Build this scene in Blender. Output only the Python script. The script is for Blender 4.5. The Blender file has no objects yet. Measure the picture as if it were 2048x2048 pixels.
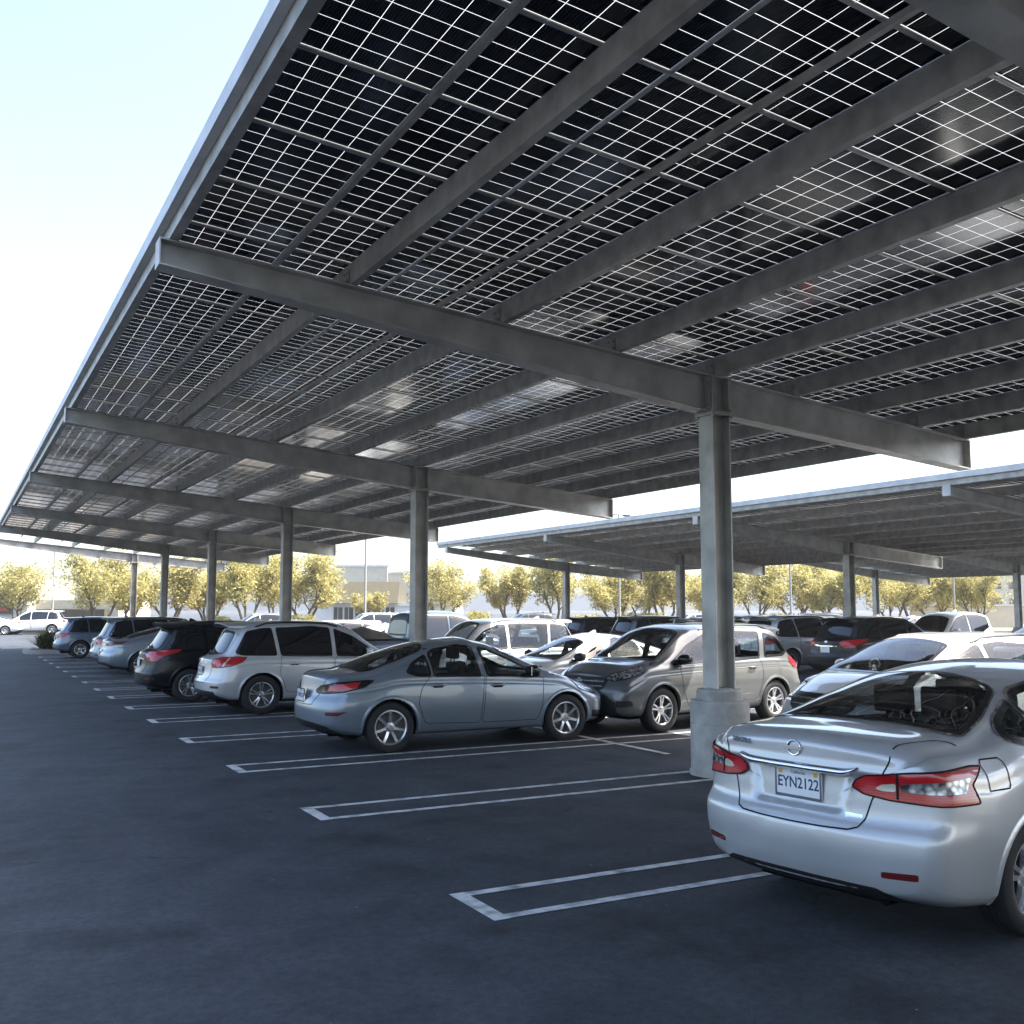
import bpy, bmesh, math, random
import numpy as np
from mathutils import Vector, Matrix, geometry
from mathutils.bvhtree import BVHTree
from mathutils.kdtree import KDTree
random.seed(7)
S = bpy.context.scene
C = S.collection
R = math.radians
PI = math.pi
# ------------------------------------------------------------------ helpers
def link(o, parent=None):
    C.objects.link(o)
    if parent is not None: o.parent = parent
    return o
def tag(o, label=None, cat=None, group=None, kind=None):
    if label: o['label'] = label
    if cat: o['category'] = cat
    if group: o['group'] = group
    if kind: o['kind'] = kind
    return o
def empty(name, loc=(0, 0, 0), rz=0):
    o = bpy.data.objects.new(name, None); o.empty_display_size = .3
    C.objects.link(o); o.location = loc; o.rotation_euler = (0, 0, rz); return o
def copy_tree(o, parent=None):
    c = o.copy(); C.objects.link(c)
    if parent is not None: c.parent = parent
    for ch in list(o.children): copy_tree(ch, c)
    return c
class MB:
    """collects verts / faces (with material index) for one mesh object"""
    def __init__(s): s.v = []; s.f = []; s.m = []; s.nrm = []
    def add(s, vs, fs, mi=0):
        n = len(s.v); s.v += [tuple(q) for q in vs]
        s.f += [tuple(i + n for i in f) for f in fs]; s.m += [mi] * len(fs)
        return s
    def box(s, c, d, mi=0, rot=None):
        vs = [Vector((sx * d[0] / 2, sy * d[1] / 2, sz * d[2] / 2)) for sx in (-1, 1) for sy in (-1, 1) for sz in (-1, 1)]
        if rot is not None: vs = [rot @ q for q in vs]
        vs = [q + Vector(c) for q in vs]
        return s.add(vs, [(0, 1, 3, 2), (4, 6, 7, 5), (0, 4, 5, 1), (2, 3, 7, 6), (0, 2, 6, 4), (1, 5, 7, 3)], mi)
    def prism(s, prof, a, b, axis='y', mi=0, cap=True):
        """profile of (p,q) swept from a to b on an axis. x: (y,z)  y: (x,z)  z: (x,y)"""
        n = len(prof)
        def P(p, q, t):
            return {'x': (t, p, q), 'y': (p, t, q), 'z': (p, q, t)}[axis]
        vs = [P(p, q, a) for p, q in prof] + [P(p, q, b) for p, q in prof]
        fs = [(i, (i + 1) % n, (i + 1) % n + n, i + n) for i in range(n)]
        if cap: fs += [tuple(range(n))[::-1], tuple(range(n, 2 * n))]
        return s.add(vs, fs, mi)
    def tube(s, pts, rad, n=8, mi=0, cap=True):
        pts = [Vector(p) for p in pts]
        if not isinstance(rad, (list, tuple)): rad = [rad] * len(pts)
        vs = []; prev = None
        for i, p in enumerate(pts):
            d = (pts[min(i + 1, len(pts) - 1)] - pts[max(i - 1, 0)]).normalized()
            if prev is None:
                u = d.orthogonal().normalized()
            else:
                u = (prev - d * prev.dot(d)); u = u.normalized() if u.length > 1e-6 else d.orthogonal().normalized()
            prev = u; w = d.cross(u)
            vs += [p + (u * math.cos(2 * PI * k / n) + w * math.sin(2 * PI * k / n)) * rad[i] for k in range(n)]
        fs = []
        for i in range(len(pts) - 1):
            for k in range(n):
                a = i * n + k; b = i * n + (k + 1) % n
                fs.append((a, b, b + n, a + n))
        if cap: fs += [tuple(range(n))[::-1], tuple(range((len(pts) - 1) * n, len(pts) * n))]
        return s.add(vs, fs, mi)
    def lathe(s, prof, n=32, mi=0, axis='y', c=(0, 0, 0), close=False):
        """prof of (r, t); spun about the axis"""
        vs = []
        for r, t in prof:
            for k in range(n):
                a = 2 * PI * k / n
                if axis == 'y': vs.append((c[0] + r * math.cos(a), c[1] + t, c[2] + r * math.sin(a)))
                else: vs.append((c[0] + r * math.cos(a), c[1] + r * math.sin(a), c[2] + t))
        fs = []
        m = len(prof)
        for i in range(m if close else m - 1):
            for k in range(n):
                a = i * n + k; b = i * n + (k + 1) % n
                a2 = ((i + 1) % m) * n + k; b2 = ((i + 1) % m) * n + (k + 1) % n
                fs.append((a, b, b2, a2))
        return s.add(vs, fs, mi)
    def build(s, name, mats, parent=None, smooth=False, angle=None):
        me = bpy.data.meshes.new(name); me.from_pydata(s.v, [], s.f)
        if not isinstance(mats, (list, tuple)): mats = [mats]
        for m in mats: me.materials.append(m)
        me.polygons.foreach_set('material_index', s.m)
        if s.nrm and len(s.nrm) == len(s.v):
            me.polygons.foreach_set('use_smooth', [True] * len(me.polygons)); me.update()
            me.normals_split_custom_set_from_vertices(s.nrm)
            return link(bpy.data.objects.new(name, me), parent)
        bm = bmesh.new(); bm.from_mesh(me)
        bmesh.ops.recalc_face_normals(bm, faces=bm.faces)
        bm.to_mesh(me); bm.free()
        if smooth: me.polygons.foreach_set('use_smooth', [True] * len(me.polygons))
        if angle is not None: me.set_sharp_from_angle(angle=R(angle))
        me.update()
        return link(bpy.data.objects.new(name, me), parent)
# ------------------------------------------------------------------ materials
def newmat(name):
    m = bpy.data.materials.new(name); m.use_nodes = True
    nt = m.node_tree; b = nt.nodes['Principled BSDF']
    return m, nt, b
def N(nt, t, **kw):
    n = nt.nodes.new(t)
    for k, v in kw.items():
        if k.startswith('i_'): n.inputs[k[2:].replace('_', ' ')].default_value = v
        else: setattr(n, k, v)
    return n
def noise_mix(nt, b, c1, c2, scale, detail=6, coord='Object', lo=.35, hi=.65):
    tc = N(nt, 'ShaderNodeTexCoord'); no = N(nt, 'ShaderNodeTexNoise'); no.inputs['Scale'].default_value = scale; no.inputs['Detail'].default_value = detail
    nt.links.new(tc.outputs[coord], no.inputs['Vector'])
    cr = N(nt, 'ShaderNodeValToRGB'); cr.color_ramp.elements[0].position = lo; cr.color_ramp.elements[1].position = hi
    cr.color_ramp.elements[0].color = (*c1, 1); cr.color_ramp.elements[1].color = (*c2, 1)
    nt.links.new(no.outputs['Fac'], cr.inputs['Fac']); nt.links.new(cr.outputs['Color'], b.inputs['Base Color'])
    return tc, no, cr
def simple(name, col, rough=.5, metal=0, coat=0, spec=.5, var=0, scale=20):
    m, nt, b = newmat(name)
    b.inputs['Base Color'].default_value = (*col, 1); b.inputs['Roughness'].default_value = rough
    b.inputs['Metallic'].default_value = metal; b.inputs['Coat Weight'].default_value = coat; b.inputs['Coat Roughness'].default_value = .03
    b.inputs['Specular IOR Level'].default_value = spec
    if var:
        noise_mix(nt, b, tuple(c * (1 - var) for c in col), tuple(min(1, c * (1 + var)) for c in col), scale)
    return m
def paint(name, col, metal=.55, rough=.38):
    m, nt, b = newmat(name)
    tc = N(nt, 'ShaderNodeTexCoord')
    no = N(nt, 'ShaderNodeTexNoise'); no.inputs['Scale'].default_value = 2.2; no.inputs['Detail'].default_value = 5
    nt.links.new(tc.outputs['Object'], no.inputs['Vector'])
    mr = N(nt, 'ShaderNodeMapRange'); mr.inputs['To Min'].default_value = rough - .06; mr.inputs['To Max'].default_value = rough + .1
    nt.links.new(no.outputs['Fac'], mr.inputs['Value']); nt.links.new(mr.outputs['Result'], b.inputs['Roughness'])
    cr = N(nt, 'ShaderNodeValToRGB'); cr.color_ramp.elements[0].position = .3; cr.color_ramp.elements[1].position = .75
    cr.color_ramp.elements[0].color = (*[c * .93 for c in col], 1); cr.color_ramp.elements[1].color = (*[min(1, c * 1.05) for c in col], 1)
    nt.links.new(no.outputs['Fac'], cr.inputs['Fac']); nt.links.new(cr.outputs['Color'], b.inputs['Base Color'])
    b.inputs['Metallic'].default_value = metal; b.inputs['Coat Weight'].default_value = 1; b.inputs['Coat Roughness'].default_value = .035
    return m
M = {}
def glass_mat(name, tint, fr=1.5):
    m = bpy.data.materials.new(name); m.use_nodes = True; nt = m.node_tree; nt.nodes.clear()
    o = N(nt, 'ShaderNodeOutputMaterial'); mx = N(nt, 'ShaderNodeMixShader'); f = N(nt, 'ShaderNodeFresnel'); f.inputs['IOR'].default_value = fr
    ge = N(nt, 'ShaderNodeNewGeometry'); io = N(nt, 'ShaderNodeMapRange'); io.inputs['To Min'].default_value = fr; io.inputs['To Max'].default_value = 1 / fr
    nt.links.new(ge.outputs['Backfacing'], io.inputs['Value']); nt.links.new(io.outputs['Result'], f.inputs['IOR'])
    t = N(nt, 'ShaderNodeBsdfTransparent'); t.inputs['Color'].default_value = (*tint, 1)
    g = N(nt, 'ShaderNodeBsdfGlossy'); g.inputs['Roughness'].default_value = .015; g.inputs['Color'].default_value = (1, 1, 1, 1)
    nt.links.new(f.outputs[0], mx.inputs[0]); nt.links.new(t.outputs[0], mx.inputs[1]); nt.links.new(g.outputs[0], mx.inputs[2]); nt.links.new(mx.outputs[0], o.inputs['Surface'])
    return m
M['glass'] = glass_mat('tinted_glass', (.68, .72, .71), 1.55)
M['glass_rear'] = glass_mat('rear_glass', (.36, .39, .40), 1.55)
M['privacy'] = simple('privacy_glass', (.006, .007, .009), .02, 0, 0, .8)
M['lens'] = glass_mat('clear_lens', (.9, .9, .9), 1.5)
M['rubber'] = simple('tyre_rubber', (.012, .012, .013), .75, var=.25, scale=9)
M['black'] = simple('black_plastic', (.012, .012, .014), .5)
M['trim'] = simple('gloss_black_trim', (.008, .008, .009), .25)
M['void'] = simple('dark_cavity', (.004, .004, .004), .9, spec=.1)
M['seam'] = simple('panel_gap', (.01, .01, .012), .7, spec=.2)
M['chrome'] = simple('chrome', (.75, .76, .78), .08, 1)
M['alloy'] = simple('alloy_wheel', (.62, .63, .65), .25, .85, .5)
M['alloydark'] = simple('brake_disc', (.12, .12, .12), .45, .7)
M['fabric'] = simple('seat_fabric', (.035, .035, .038), .9, var=.2)
M['fabric_tan'] = simple('seat_leather_grey', (.16, .15, .14), .6, var=.15)
M['plate'] = simple('licence_plate', (.72, .74, .76), .4)
M['plate_ink'] = simple('plate_ink', (.02, .035, .09), .5)
M['orange'] = simple('amber_sticker', (.7, .38, .05), .5)
M['white_lens'] = simple('reversing_lens', (.62, .6, .5), .12, .2, 1)
def lamp_red(name, a=(.55, .008, .014), b2=(.32, .004, .009)):
    m, nt, b = newmat(name)
    tc = N(nt, 'ShaderNodeTexCoord'); w = N(nt, 'ShaderNodeTexWave'); w.inputs['Scale'].default_value = 22; w.bands_direction = 'Z'
    nt.links.new(tc.outputs['Object'], w.inputs['Vector'])
    cr = N(nt, 'ShaderNodeValToRGB'); cr.color_ramp.elements[0].color = (*b2, 1); cr.color_ramp.elements[1].color = (*a, 1)
    nt.links.new(w.outputs['Fac'], cr.inputs['Fac']); nt.links.new(cr.outputs['Color'], b.inputs['Base Color'])
    b.inputs['Roughness'].default_value = .3; b.inputs['Coat Weight'].default_value = 1; b.inputs['Coat Roughness'].default_value = .02
    return m
M['red'] = lamp_red('red_lens')
M['reddark'] = lamp_red('smoked_red_lens', (.22, .006, .01), (.05, .002, .004))
M['reflector'] = lamp_red('reflector_red', (.16, .008, .01), (.06, .004, .005))
def headlamp_mat():
    m, nt, b = newmat('headlamp_reflector')
    tc = N(nt, 'ShaderNodeTexCoord'); v = N(nt, 'ShaderNodeTexVoronoi'); v.inputs['Scale'].default_value = 26
    nt.links.new(tc.outputs['Object'], v.inputs['Vector'])
    cr = N(nt, 'ShaderNodeValToRGB'); cr.color_ramp.elements[0].color = (.7, .72, .75, 1); cr.color_ramp.elements[1].color = (.05, .055, .06, 1)
    cr.color_ramp.elements[1].position = .7
    nt.links.new(v.outputs['Distance'], cr.inputs['Fac']); nt.links.new(cr.outputs['Color'], b.inputs['Base Color'])
    bu = N(nt, 'ShaderNodeBump'); bu.inputs['Strength'].default_value = .6; nt.links.new(v.outputs['Distance'], bu.inputs['Height']); nt.links.new(bu.outputs['Normal'], b.inputs['Normal'])
    b.inputs['Metallic'].default_value = .6; b.inputs['Roughness'].default_value = .2; b.inputs['Coat Weight'].default_value = 1
    return m
M['headlamp'] = headlamp_mat()
# galvanised steel
def galv(name, c1, c2, metal=.35, rough=.5, sc=3.):
    m, nt, b = newmat(name)
    tc, no, cr = noise_mix(nt, b, c1, c2, sc, 8)
    v = N(nt, 'ShaderNodeTexVoronoi'); v.inputs['Scale'].default_value = 45; nt.links.new(tc.outputs['Object'], v.inputs['Vector'])
    mr = N(nt, 'ShaderNodeMapRange'); mr.inputs['To Min'].default_value = rough - .12; mr.inputs['To Max'].default_value = rough + .15
    nt.links.new(v.outputs['Distance'], mr.inputs['Value']); nt.links.new(mr.outputs['Result'], b.inputs['Roughness'])
    b.inputs['Metallic'].default_value = metal
    return m
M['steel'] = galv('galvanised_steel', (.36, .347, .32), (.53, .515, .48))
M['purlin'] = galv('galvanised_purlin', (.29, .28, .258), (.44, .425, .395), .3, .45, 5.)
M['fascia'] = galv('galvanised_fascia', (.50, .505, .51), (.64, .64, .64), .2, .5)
M['alu'] = simple('aluminium_frame', (.5, .5, .5), .35, .6)
def conc():
    m, nt, b = newmat('concrete')
    tc, no, cr = noise_mix(nt, b, (.33, .32, .30), (.52, .505, .475), 5., 10, lo=.3, hi=.7)
    n2 = N(nt, 'ShaderNodeTexNoise'); n2.inputs['Scale'].default_value = 40; n2.inputs['Detail'].default_value = 8; nt.links.new(tc.outputs['Object'], n2.inputs['Vector'])
    bu = N(nt, 'ShaderNodeBump'); bu.inputs['Strength'].default_value = .35; bu.inputs['Distance'].default_value = .02
    nt.links.new(n2.outputs['Fac'], bu.inputs['Height']); nt.links.new(bu.outputs['Normal'], b.inputs['Normal']); b.inputs['Roughness'].default_value = .9
    return m
M['concrete'] = conc()
def asphalt():
    m, nt, b = newmat('asphalt')
    tc = N(nt, 'ShaderNodeTexCoord'); L = nt.links.new
    def no(sc, de, ro=.55):
        n = N(nt, 'ShaderNodeTexNoise'); n.inputs['Scale'].default_value = sc; n.inputs['Detail'].default_value = de; n.inputs['Roughness'].default_value = ro
        L(tc.outputs['Object'], n.inputs['Vector']); return n
    big = no(.22, 6); mid = no(1.7, 8, .65); fine = no(90, 3, .7)
    cr = N(nt, 'ShaderNodeValToRGB'); cr.color_ramp.elements[0].position = .36; cr.color_ramp.elements[1].position = .64
    cr.color_ramp.elements[0].color = (.021, .0250, .031, 1); cr.color_ramp.elements[1].color = (.060, .067, .078, 1)
    mx = N(nt, 'ShaderNodeMath', operation='ADD'); h1 = N(nt, 'ShaderNodeMath', operation='MULTIPLY'); h1.inputs[1].default_value = .5
    h2 = N(nt, 'ShaderNodeMath', operation='MULTIPLY'); h2.inputs[1].default_value = .5
    L(big.outputs['Fac'], h1.inputs[0]); L(mid.outputs['Fac'], h2.inputs[0]); L(h1.outputs[0], mx.inputs[0]); L(h2.outputs[0], mx.inputs[1]); L(mx.outputs[0], cr.inputs['Fac'])
    # fine aggregate
    fr = N(nt, 'ShaderNodeMapRange'); fr.inputs['From Min'].default_value = .3; fr.inputs['From Max'].default_value = .7; fr.inputs['To Min'].default_value = .66; fr.inputs['To Max'].default_value = 1.34
    L(fine.outputs['Fac'], fr.inputs['Value'])
    mul = N(nt, 'ShaderNodeMixRGB', blend_type='MULTIPLY'); mul.inputs['Fac'].default_value = 1
    L(cr.outputs['Color'], mul.inputs[1]); L(fr.outputs['Result'], mul.inputs[2])
    # oil spots and stains
    st = no(.9, 4); sr = N(nt, 'ShaderNodeValToRGB'); sr.color_ramp.elements[0].position = .54; sr.color_ramp.elements[1].position = .68
    sr.color_ramp.elements[0].color = (1, 1, 1, 1); sr.color_ramp.elements[1].color = (.5, .5, .5, 1)
    L(st.outputs['Fac'], sr.inputs['Fac'])
    m2 = N(nt, 'ShaderNodeMixRGB', blend_type='MULTIPLY'); m2.inputs['Fac'].default_value = 1; L(mul.outputs[0], m2.inputs[1]); L(sr.outputs['Color'], m2.inputs[2])
    vo = N(nt, 'ShaderNodeTexVoronoi', feature='DISTANCE_TO_EDGE'); vo.inputs['Scale'].default_value = .33
    wp = no(1.3, 5); mv = N(nt, 'ShaderNodeVectorMath', operation='ADD'); sc_ = N(nt, 'ShaderNodeVectorMath', operation='SCALE'); sc_.inputs['Scale'].default_value = .9
    L(wp.outputs['Color'], sc_.inputs[0]); L(tc.outputs['Object'], mv.inputs[0]); L(sc_.outputs[0], mv.inputs[1]); L(mv.outputs[0], vo.inputs['Vector'])
    ck = N(nt, 'ShaderNodeMapRange'); ck.inputs['From Min'].default_value = .001; ck.inputs['From Max'].default_value = .006; ck.inputs['To Min'].default_value = .45; ck.inputs['To Max'].default_value = 1
    L(vo.outputs['Distance'], ck.inputs['Value'])
    cn = no(.35, 3); cg = N(nt, 'ShaderNodeMapRange'); cg.inputs['From Min'].default_value = .5; cg.inputs['From Max'].default_value = .56; L(cn.outputs['Fac'], cg.inputs['Value'])
    cm2 = N(nt, 'ShaderNodeMixRGB'); L(cg.outputs['Result'], cm2.inputs['Fac']); cm2.inputs[1].default_value = (1, 1, 1, 1); L(ck.outputs['Result'], cm2.inputs[2])
    m3 = N(nt, 'ShaderNodeMixRGB', blend_type='MULTIPLY'); m3.inputs['Fac'].default_value = 1; L(m2.outputs[0], m3.inputs[1]); L(cm2.outputs[0], m3.inputs[2])
    sp = N(nt, 'ShaderNodeTexVoronoi'); sp.inputs['Scale'].default_value = 7; L(tc.outputs['Object'], sp.inputs['Vector'])
    s1 = N(nt, 'ShaderNodeMath', operation='LESS_THAN'); L(sp.outputs['Distance'], s1.inputs[0]); s1.inputs[1].default_value = .055
    sx_ = N(nt, 'ShaderNodeSeparateColor'); L(sp.outputs['Color'], sx_.inputs[0]); s2 = N(nt, 'ShaderNodeMath', operation='GREATER_THAN'); L(sx_.outputs[0], s2.inputs[0]); s2.inputs[1].default_value = .93
    s3 = N(nt, 'ShaderNodeMath', operation='MULTIPLY'); L(s1.outputs[0], s3.inputs[0]); L(s2.outputs[0], s3.inputs[1])
    gr = no(16, 5, .75); gm_ = N(nt, 'ShaderNodeMapRange'); gm_.inputs['From Min'].default_value = .35; gm_.inputs['From Max'].default_value = .65; gm_.inputs['To Min'].default_value = .72; gm_.inputs['To Max'].default_value = 1.3
    L(gr.outputs['Fac'], gm_.inputs['Value']); m5 = N(nt, 'ShaderNodeMixRGB', blend_type='MULTIPLY'); m5.inputs['Fac'].default_value = 1; L(m3.outputs[0], m5.inputs[1]); L(gm_.outputs['Result'], m5.inputs[2]); m3 = m5
    m4 = N(nt, 'ShaderNodeMixRGB'); L(s3.outputs[0], m4.inputs['Fac']); L(m3.outputs[0], m4.inputs[1]); m4.inputs[2].default_value = (.22, .22, .21, 1)
    L(m4.outputs[0], b.inputs['Base Color'])
    bu = N(nt, 'ShaderNodeBump'); bu.inputs['Strength'].default_value = .5; bu.inputs['Distance'].default_value = .006
    L(fine.outputs['Fac'], bu.inputs['Height']); L(bu.outputs['Normal'], b.inputs['Normal'])
    b.inputs['Roughness'].default_value = .78; b.inputs['Specular IOR Level'].default_value = .35
    return m
M['asphalt'] = asphalt()
def linepaint():
    m, nt, b = newmat('line_paint')
    tc, no, cr = noise_mix(nt, b, (.22, .22, .22), (.62, .62, .60), 7., 10, lo=.30, hi=.56)
    b.inputs['Roughness'].default_value = .8
    return m
M['line'] = linepaint()
def cells():
    """bifacial panel seen from below: dark cells, see-through gaps between them"""
    m = bpy.data.materials.new('solar_cells'); m.use_nodes = True; nt = m.node_tree; nt.nodes.clear(); L = nt.links.new
    o = N(nt, 'ShaderNodeOutputMaterial'); uv = N(nt, 'ShaderNodeUVMap'); uv.uv_map = 'UVMap'
    sep = N(nt, 'ShaderNodeSeparateXYZ'); L(uv.outputs[0], sep.inputs[0])
    def line(axis, w):
        f = N(nt, 'ShaderNodeMath', operation='FRACT'); L(sep.outputs[axis], f.inputs[0])
        s = N(nt, 'ShaderNodeMath', operation='SUBTRACT'); L(f.outputs[0], s.inputs[0]); s.inputs[1].default_value = .5
        a = N(nt, 'ShaderNodeMath', operation='ABSOLUTE'); L(s.outputs[0], a.inputs[0])
        g = N(nt, 'ShaderNodeMath', operation='GREATER_THAN'); L(a.outputs[0], g.inputs[0]); g.inputs[1].default_value = .5 - w; return g
    lx = line(0, .0095); ly = line(1, .0125)
    mx = N(nt, 'ShaderNodeMath', operation='MAXIMUM'); L(lx.outputs[0], mx.inputs[0]); L(ly.outputs[0], mx.inputs[1])
    # busbars: faint lines
    k = N(nt, 'ShaderNodeMath', operation='MULTIPLY'); L(sep.outputs[0], k.inputs[0]); k.inputs[1].default_value = 9
    f = N(nt, 'ShaderNodeMath', operation='FRACT'); L(k.outputs[0], f.inputs[0])
    g = N(nt, 'ShaderNodeMath', operation='GREATER_THAN'); L(f.outputs[0], g.inputs[0]); g.inputs[1].default_value = .86
    cm = N(nt, 'ShaderNodeMixRGB'); L(g.outputs[0], cm.inputs[0]); cm.inputs[1].default_value = (.006, .0075, .012, 1); cm.inputs[2].default_value = (.028, .032, .042, 1)
    p = N(nt, 'ShaderNodeBsdfPrincipled'); L(cm.outputs[0], p.inputs['Base Color']); p.inputs['Roughness'].default_value = .13; p.inputs['IOR'].default_value = 1.46
    tr = N(nt, 'ShaderNodeBsdfTransparent'); tr.inputs['Color'].default_value = (.6, .63, .65, 1)
    tl = N(nt, 'ShaderNodeBsdfTranslucent'); tl.inputs['Color'].default_value = (.21, .215, .22, 1)
    tm = N(nt, 'ShaderNodeMixShader'); tm.inputs[0].default_value = .93; L(tr.outputs[0], tm.inputs[1]); L(tl.outputs[0], tm.inputs[2])
    ms = N(nt, 'ShaderNodeMixShader'); L(mx.outputs[0], ms.inputs[0]); L(p.outputs[0], ms.inputs[1]); L(tm.outputs[0], ms.inputs[2])
    L(ms.outputs[0], o.inputs['Surface'])
    return m
M['cells'] = cells()
M['bark'] = simple('bark', (.09, .075, .05), .9, var=.3, scale=8)
def leafmat(name, c1, c2):
    m = bpy.data.materials.new(name); m.use_nodes = True; nt = m.node_tree; nt.nodes.clear(); L = nt.links.new
    o = N(nt, 'ShaderNodeOutputMaterial'); g = N(nt, 'ShaderNodeNewGeometry'); tc = N(nt, 'ShaderNodeTexCoord')
    no = N(nt, 'ShaderNodeTexNoise'); no.inputs['Scale'].default_value = .9; L(tc.outputs['Object'], no.inputs['Vector'])
    ad = N(nt, 'ShaderNodeMath', operation='ADD'); L(no.outputs['Fac'], ad.inputs[0]); ml = N(nt, 'ShaderNodeMath', operation='MULTIPLY'); ml.inputs[1].default_value = .5
    L(g.outputs['Random Per Island'], ml.inputs[0]); L(ml.outputs[0], ad.inputs[1])
    cr = N(nt, 'ShaderNodeValToRGB'); cr.color_ramp.elements[0].position = .4; cr.color_ramp.elements[1].position = .95
    cr.color_ramp.elements[0].color = (*c1, 1); cr.color_ramp.elements[1].color = (*c2, 1); L(ad.outputs[0], cr.inputs['Fac'])
    d = N(nt, 'ShaderNodeBsdfDiffuse'); t = N(nt, 'ShaderNodeBsdfTranslucent'); L(cr.outputs[0], d.inputs[0]); L(cr.outputs[0], t.inputs[0])
    mx = N(nt, 'ShaderNodeMixShader'); mx.inputs[0].default_value = .4; L(d.outputs[0], mx.inputs[1]); L(t.outputs[0], mx.inputs[2]); L(mx.outputs[0], o.inputs['Surface'])
    return m
M['leaf'] = leafmat('desert_leaf', (.20, .18, .06), (.50, .45, .20))
M['leafdark'] = leafmat('shrub_leaf', (.03, .035, .015), (.08, .08, .03))
M['straw'] = leafmat('straw_grass', (.14, .12, .05), (.25, .22, .1))
M['stucco'] = simple('pale_stucco', (.46, .43, .34), .9, var=.06, scale=2)
M['stucco_white'] = simple('white_stucco', (.62, .61, .58), .9, var=.05, scale=2)
M['brownroof'] = simple('brown_metal_roof', (.055, .045, .02), .7, var=.1, scale=2)
M['kerb'] = simple('kerb_concrete', (.32, .31, .29), .9, var=.1, scale=6)
M['soil'] = simple('dry_soil', (.16, .13, .09), .95, var=.2, scale=4)

# ------------------------------------------------------------------ camera
cam = bpy.data.cameras.new('camera'); co = bpy.data.objects.new('camera', cam); C.objects.link(co)
co.location = (0, 0, 1.85); co.rotation_euler = (R(90 + 5.41), 0, R(-28.63)); cam.sensor_width = 36; cam.lens = 36 * 1920 / 1932.; cam.clip_end = 3000; cam.clip_start = .05
S.camera = co

# ------------------------------------------------------------------ light
w = bpy.data.worlds.new('World'); S.world = w; w.use_nodes = True
nt = w.node_tree; sky = nt.nodes.new('ShaderNodeTexSky'); sky.sky_type = 'NISHITA'; sky.sun_disc = False
SUN = Vector((.60, -.30, 1.0)).normalized()
el = math.asin(SUN.z); az = math.atan2(SUN.x, SUN.y)
sky.sun_elevation = el; sky.sun_rotation = az; sky.air_density = 1.0; sky.dust_density = 3.0; sky.ozone_density = 1.0
bg = nt.nodes['Background']; bg.inputs['Strength'].default_value = .15; nt.links.new(sky.outputs[0], bg.inputs['Color'])
sl = bpy.data.lights.new('sun', 'SUN'); sl.energy = 5.0; sl.angle = R(.55); sl.color = (1, .95, .86)
so = bpy.data.objects.new('sun', sl); C.objects.link(so); so.rotation_euler = SUN.to_track_quat('Z', 'Y').to_euler(); so.location = (20, -10, 60)
S.view_settings.view_transform = 'Standard'; S.view_settings.look = 'None'; S.view_settings.exposure = 1.95; S.view_settings.gamma = 1
S.cycles.max_bounces = 8; S.cycles.transparent_max_bounces = 12; S.cycles.caustics_reflective = False; S.cycles.caustics_refractive = False
S.cycles.sample_clamp_indirect = 6

# ------------------------------------------------------------------ ground
mb = MB(); mb.add([(-900, -700, 0), (1100, -700, 0), (1100, 1500, 0), (-900, 1500, 0)], [(0, 1, 2, 3)])
tag(mb.build('ground', M['asphalt']), kind='structure')
def strip(mb, x0, y0, x1, y1, wd, z):
    d = Vector((x1 - x0, y1 - y0)); d.normalize(); n = Vector((-d.y, d.x)) * wd / 2
    mb.add([(x0 + n.x, y0 + n.y, z), (x1 + n.x, y1 + n.y, z), (x1 - n.x, y1 - n.y, z), (x0 - n.x, y0 - n.y, z)], [(3, 2, 1, 0)])
def hairpin(xt, y, half=.27, x1=13.2, ends=None):
    mb = MB(); ends = ends or (x1, x1)
    mb.add([(xt, y - half - .05, .004), (xt + .11, y - half - .05, .004), (xt + .11, y + half + .05, .004), (xt, y + half + .05, .004)], [(0, 1, 2, 3)])
    strip(mb, xt + .11, y - half, ends[0], y - half, .085, .004); strip(mb, xt + .11, y + half, ends[1], y + half, .085, .004)
    tag(mb.build('parking_line', M['line']), kind='structure')
TIPS = [2.6, 5.85, 9.12, 12.06, 14.95, 17.75, 20.3, 22.85, 25.2, 27.8, 30.3, 32.8, 35.3, 37.8, 40.3, 42.8]
for i, y in enumerate(TIPS):
    hairpin(2.9, y, ends=((7.2, 7.2) if i == 0 else (6.6, 6.9) if i == 1 else None))
mb = MB(); strip(mb, 8.05, 10.6, 8.05, 45, .1, .0085); tag(mb.build('parking_line', M['line']), kind='structure')
for i in range(16):
    hairpin(20.0, 3 + i * 2.75, x1=30.5)

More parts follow.
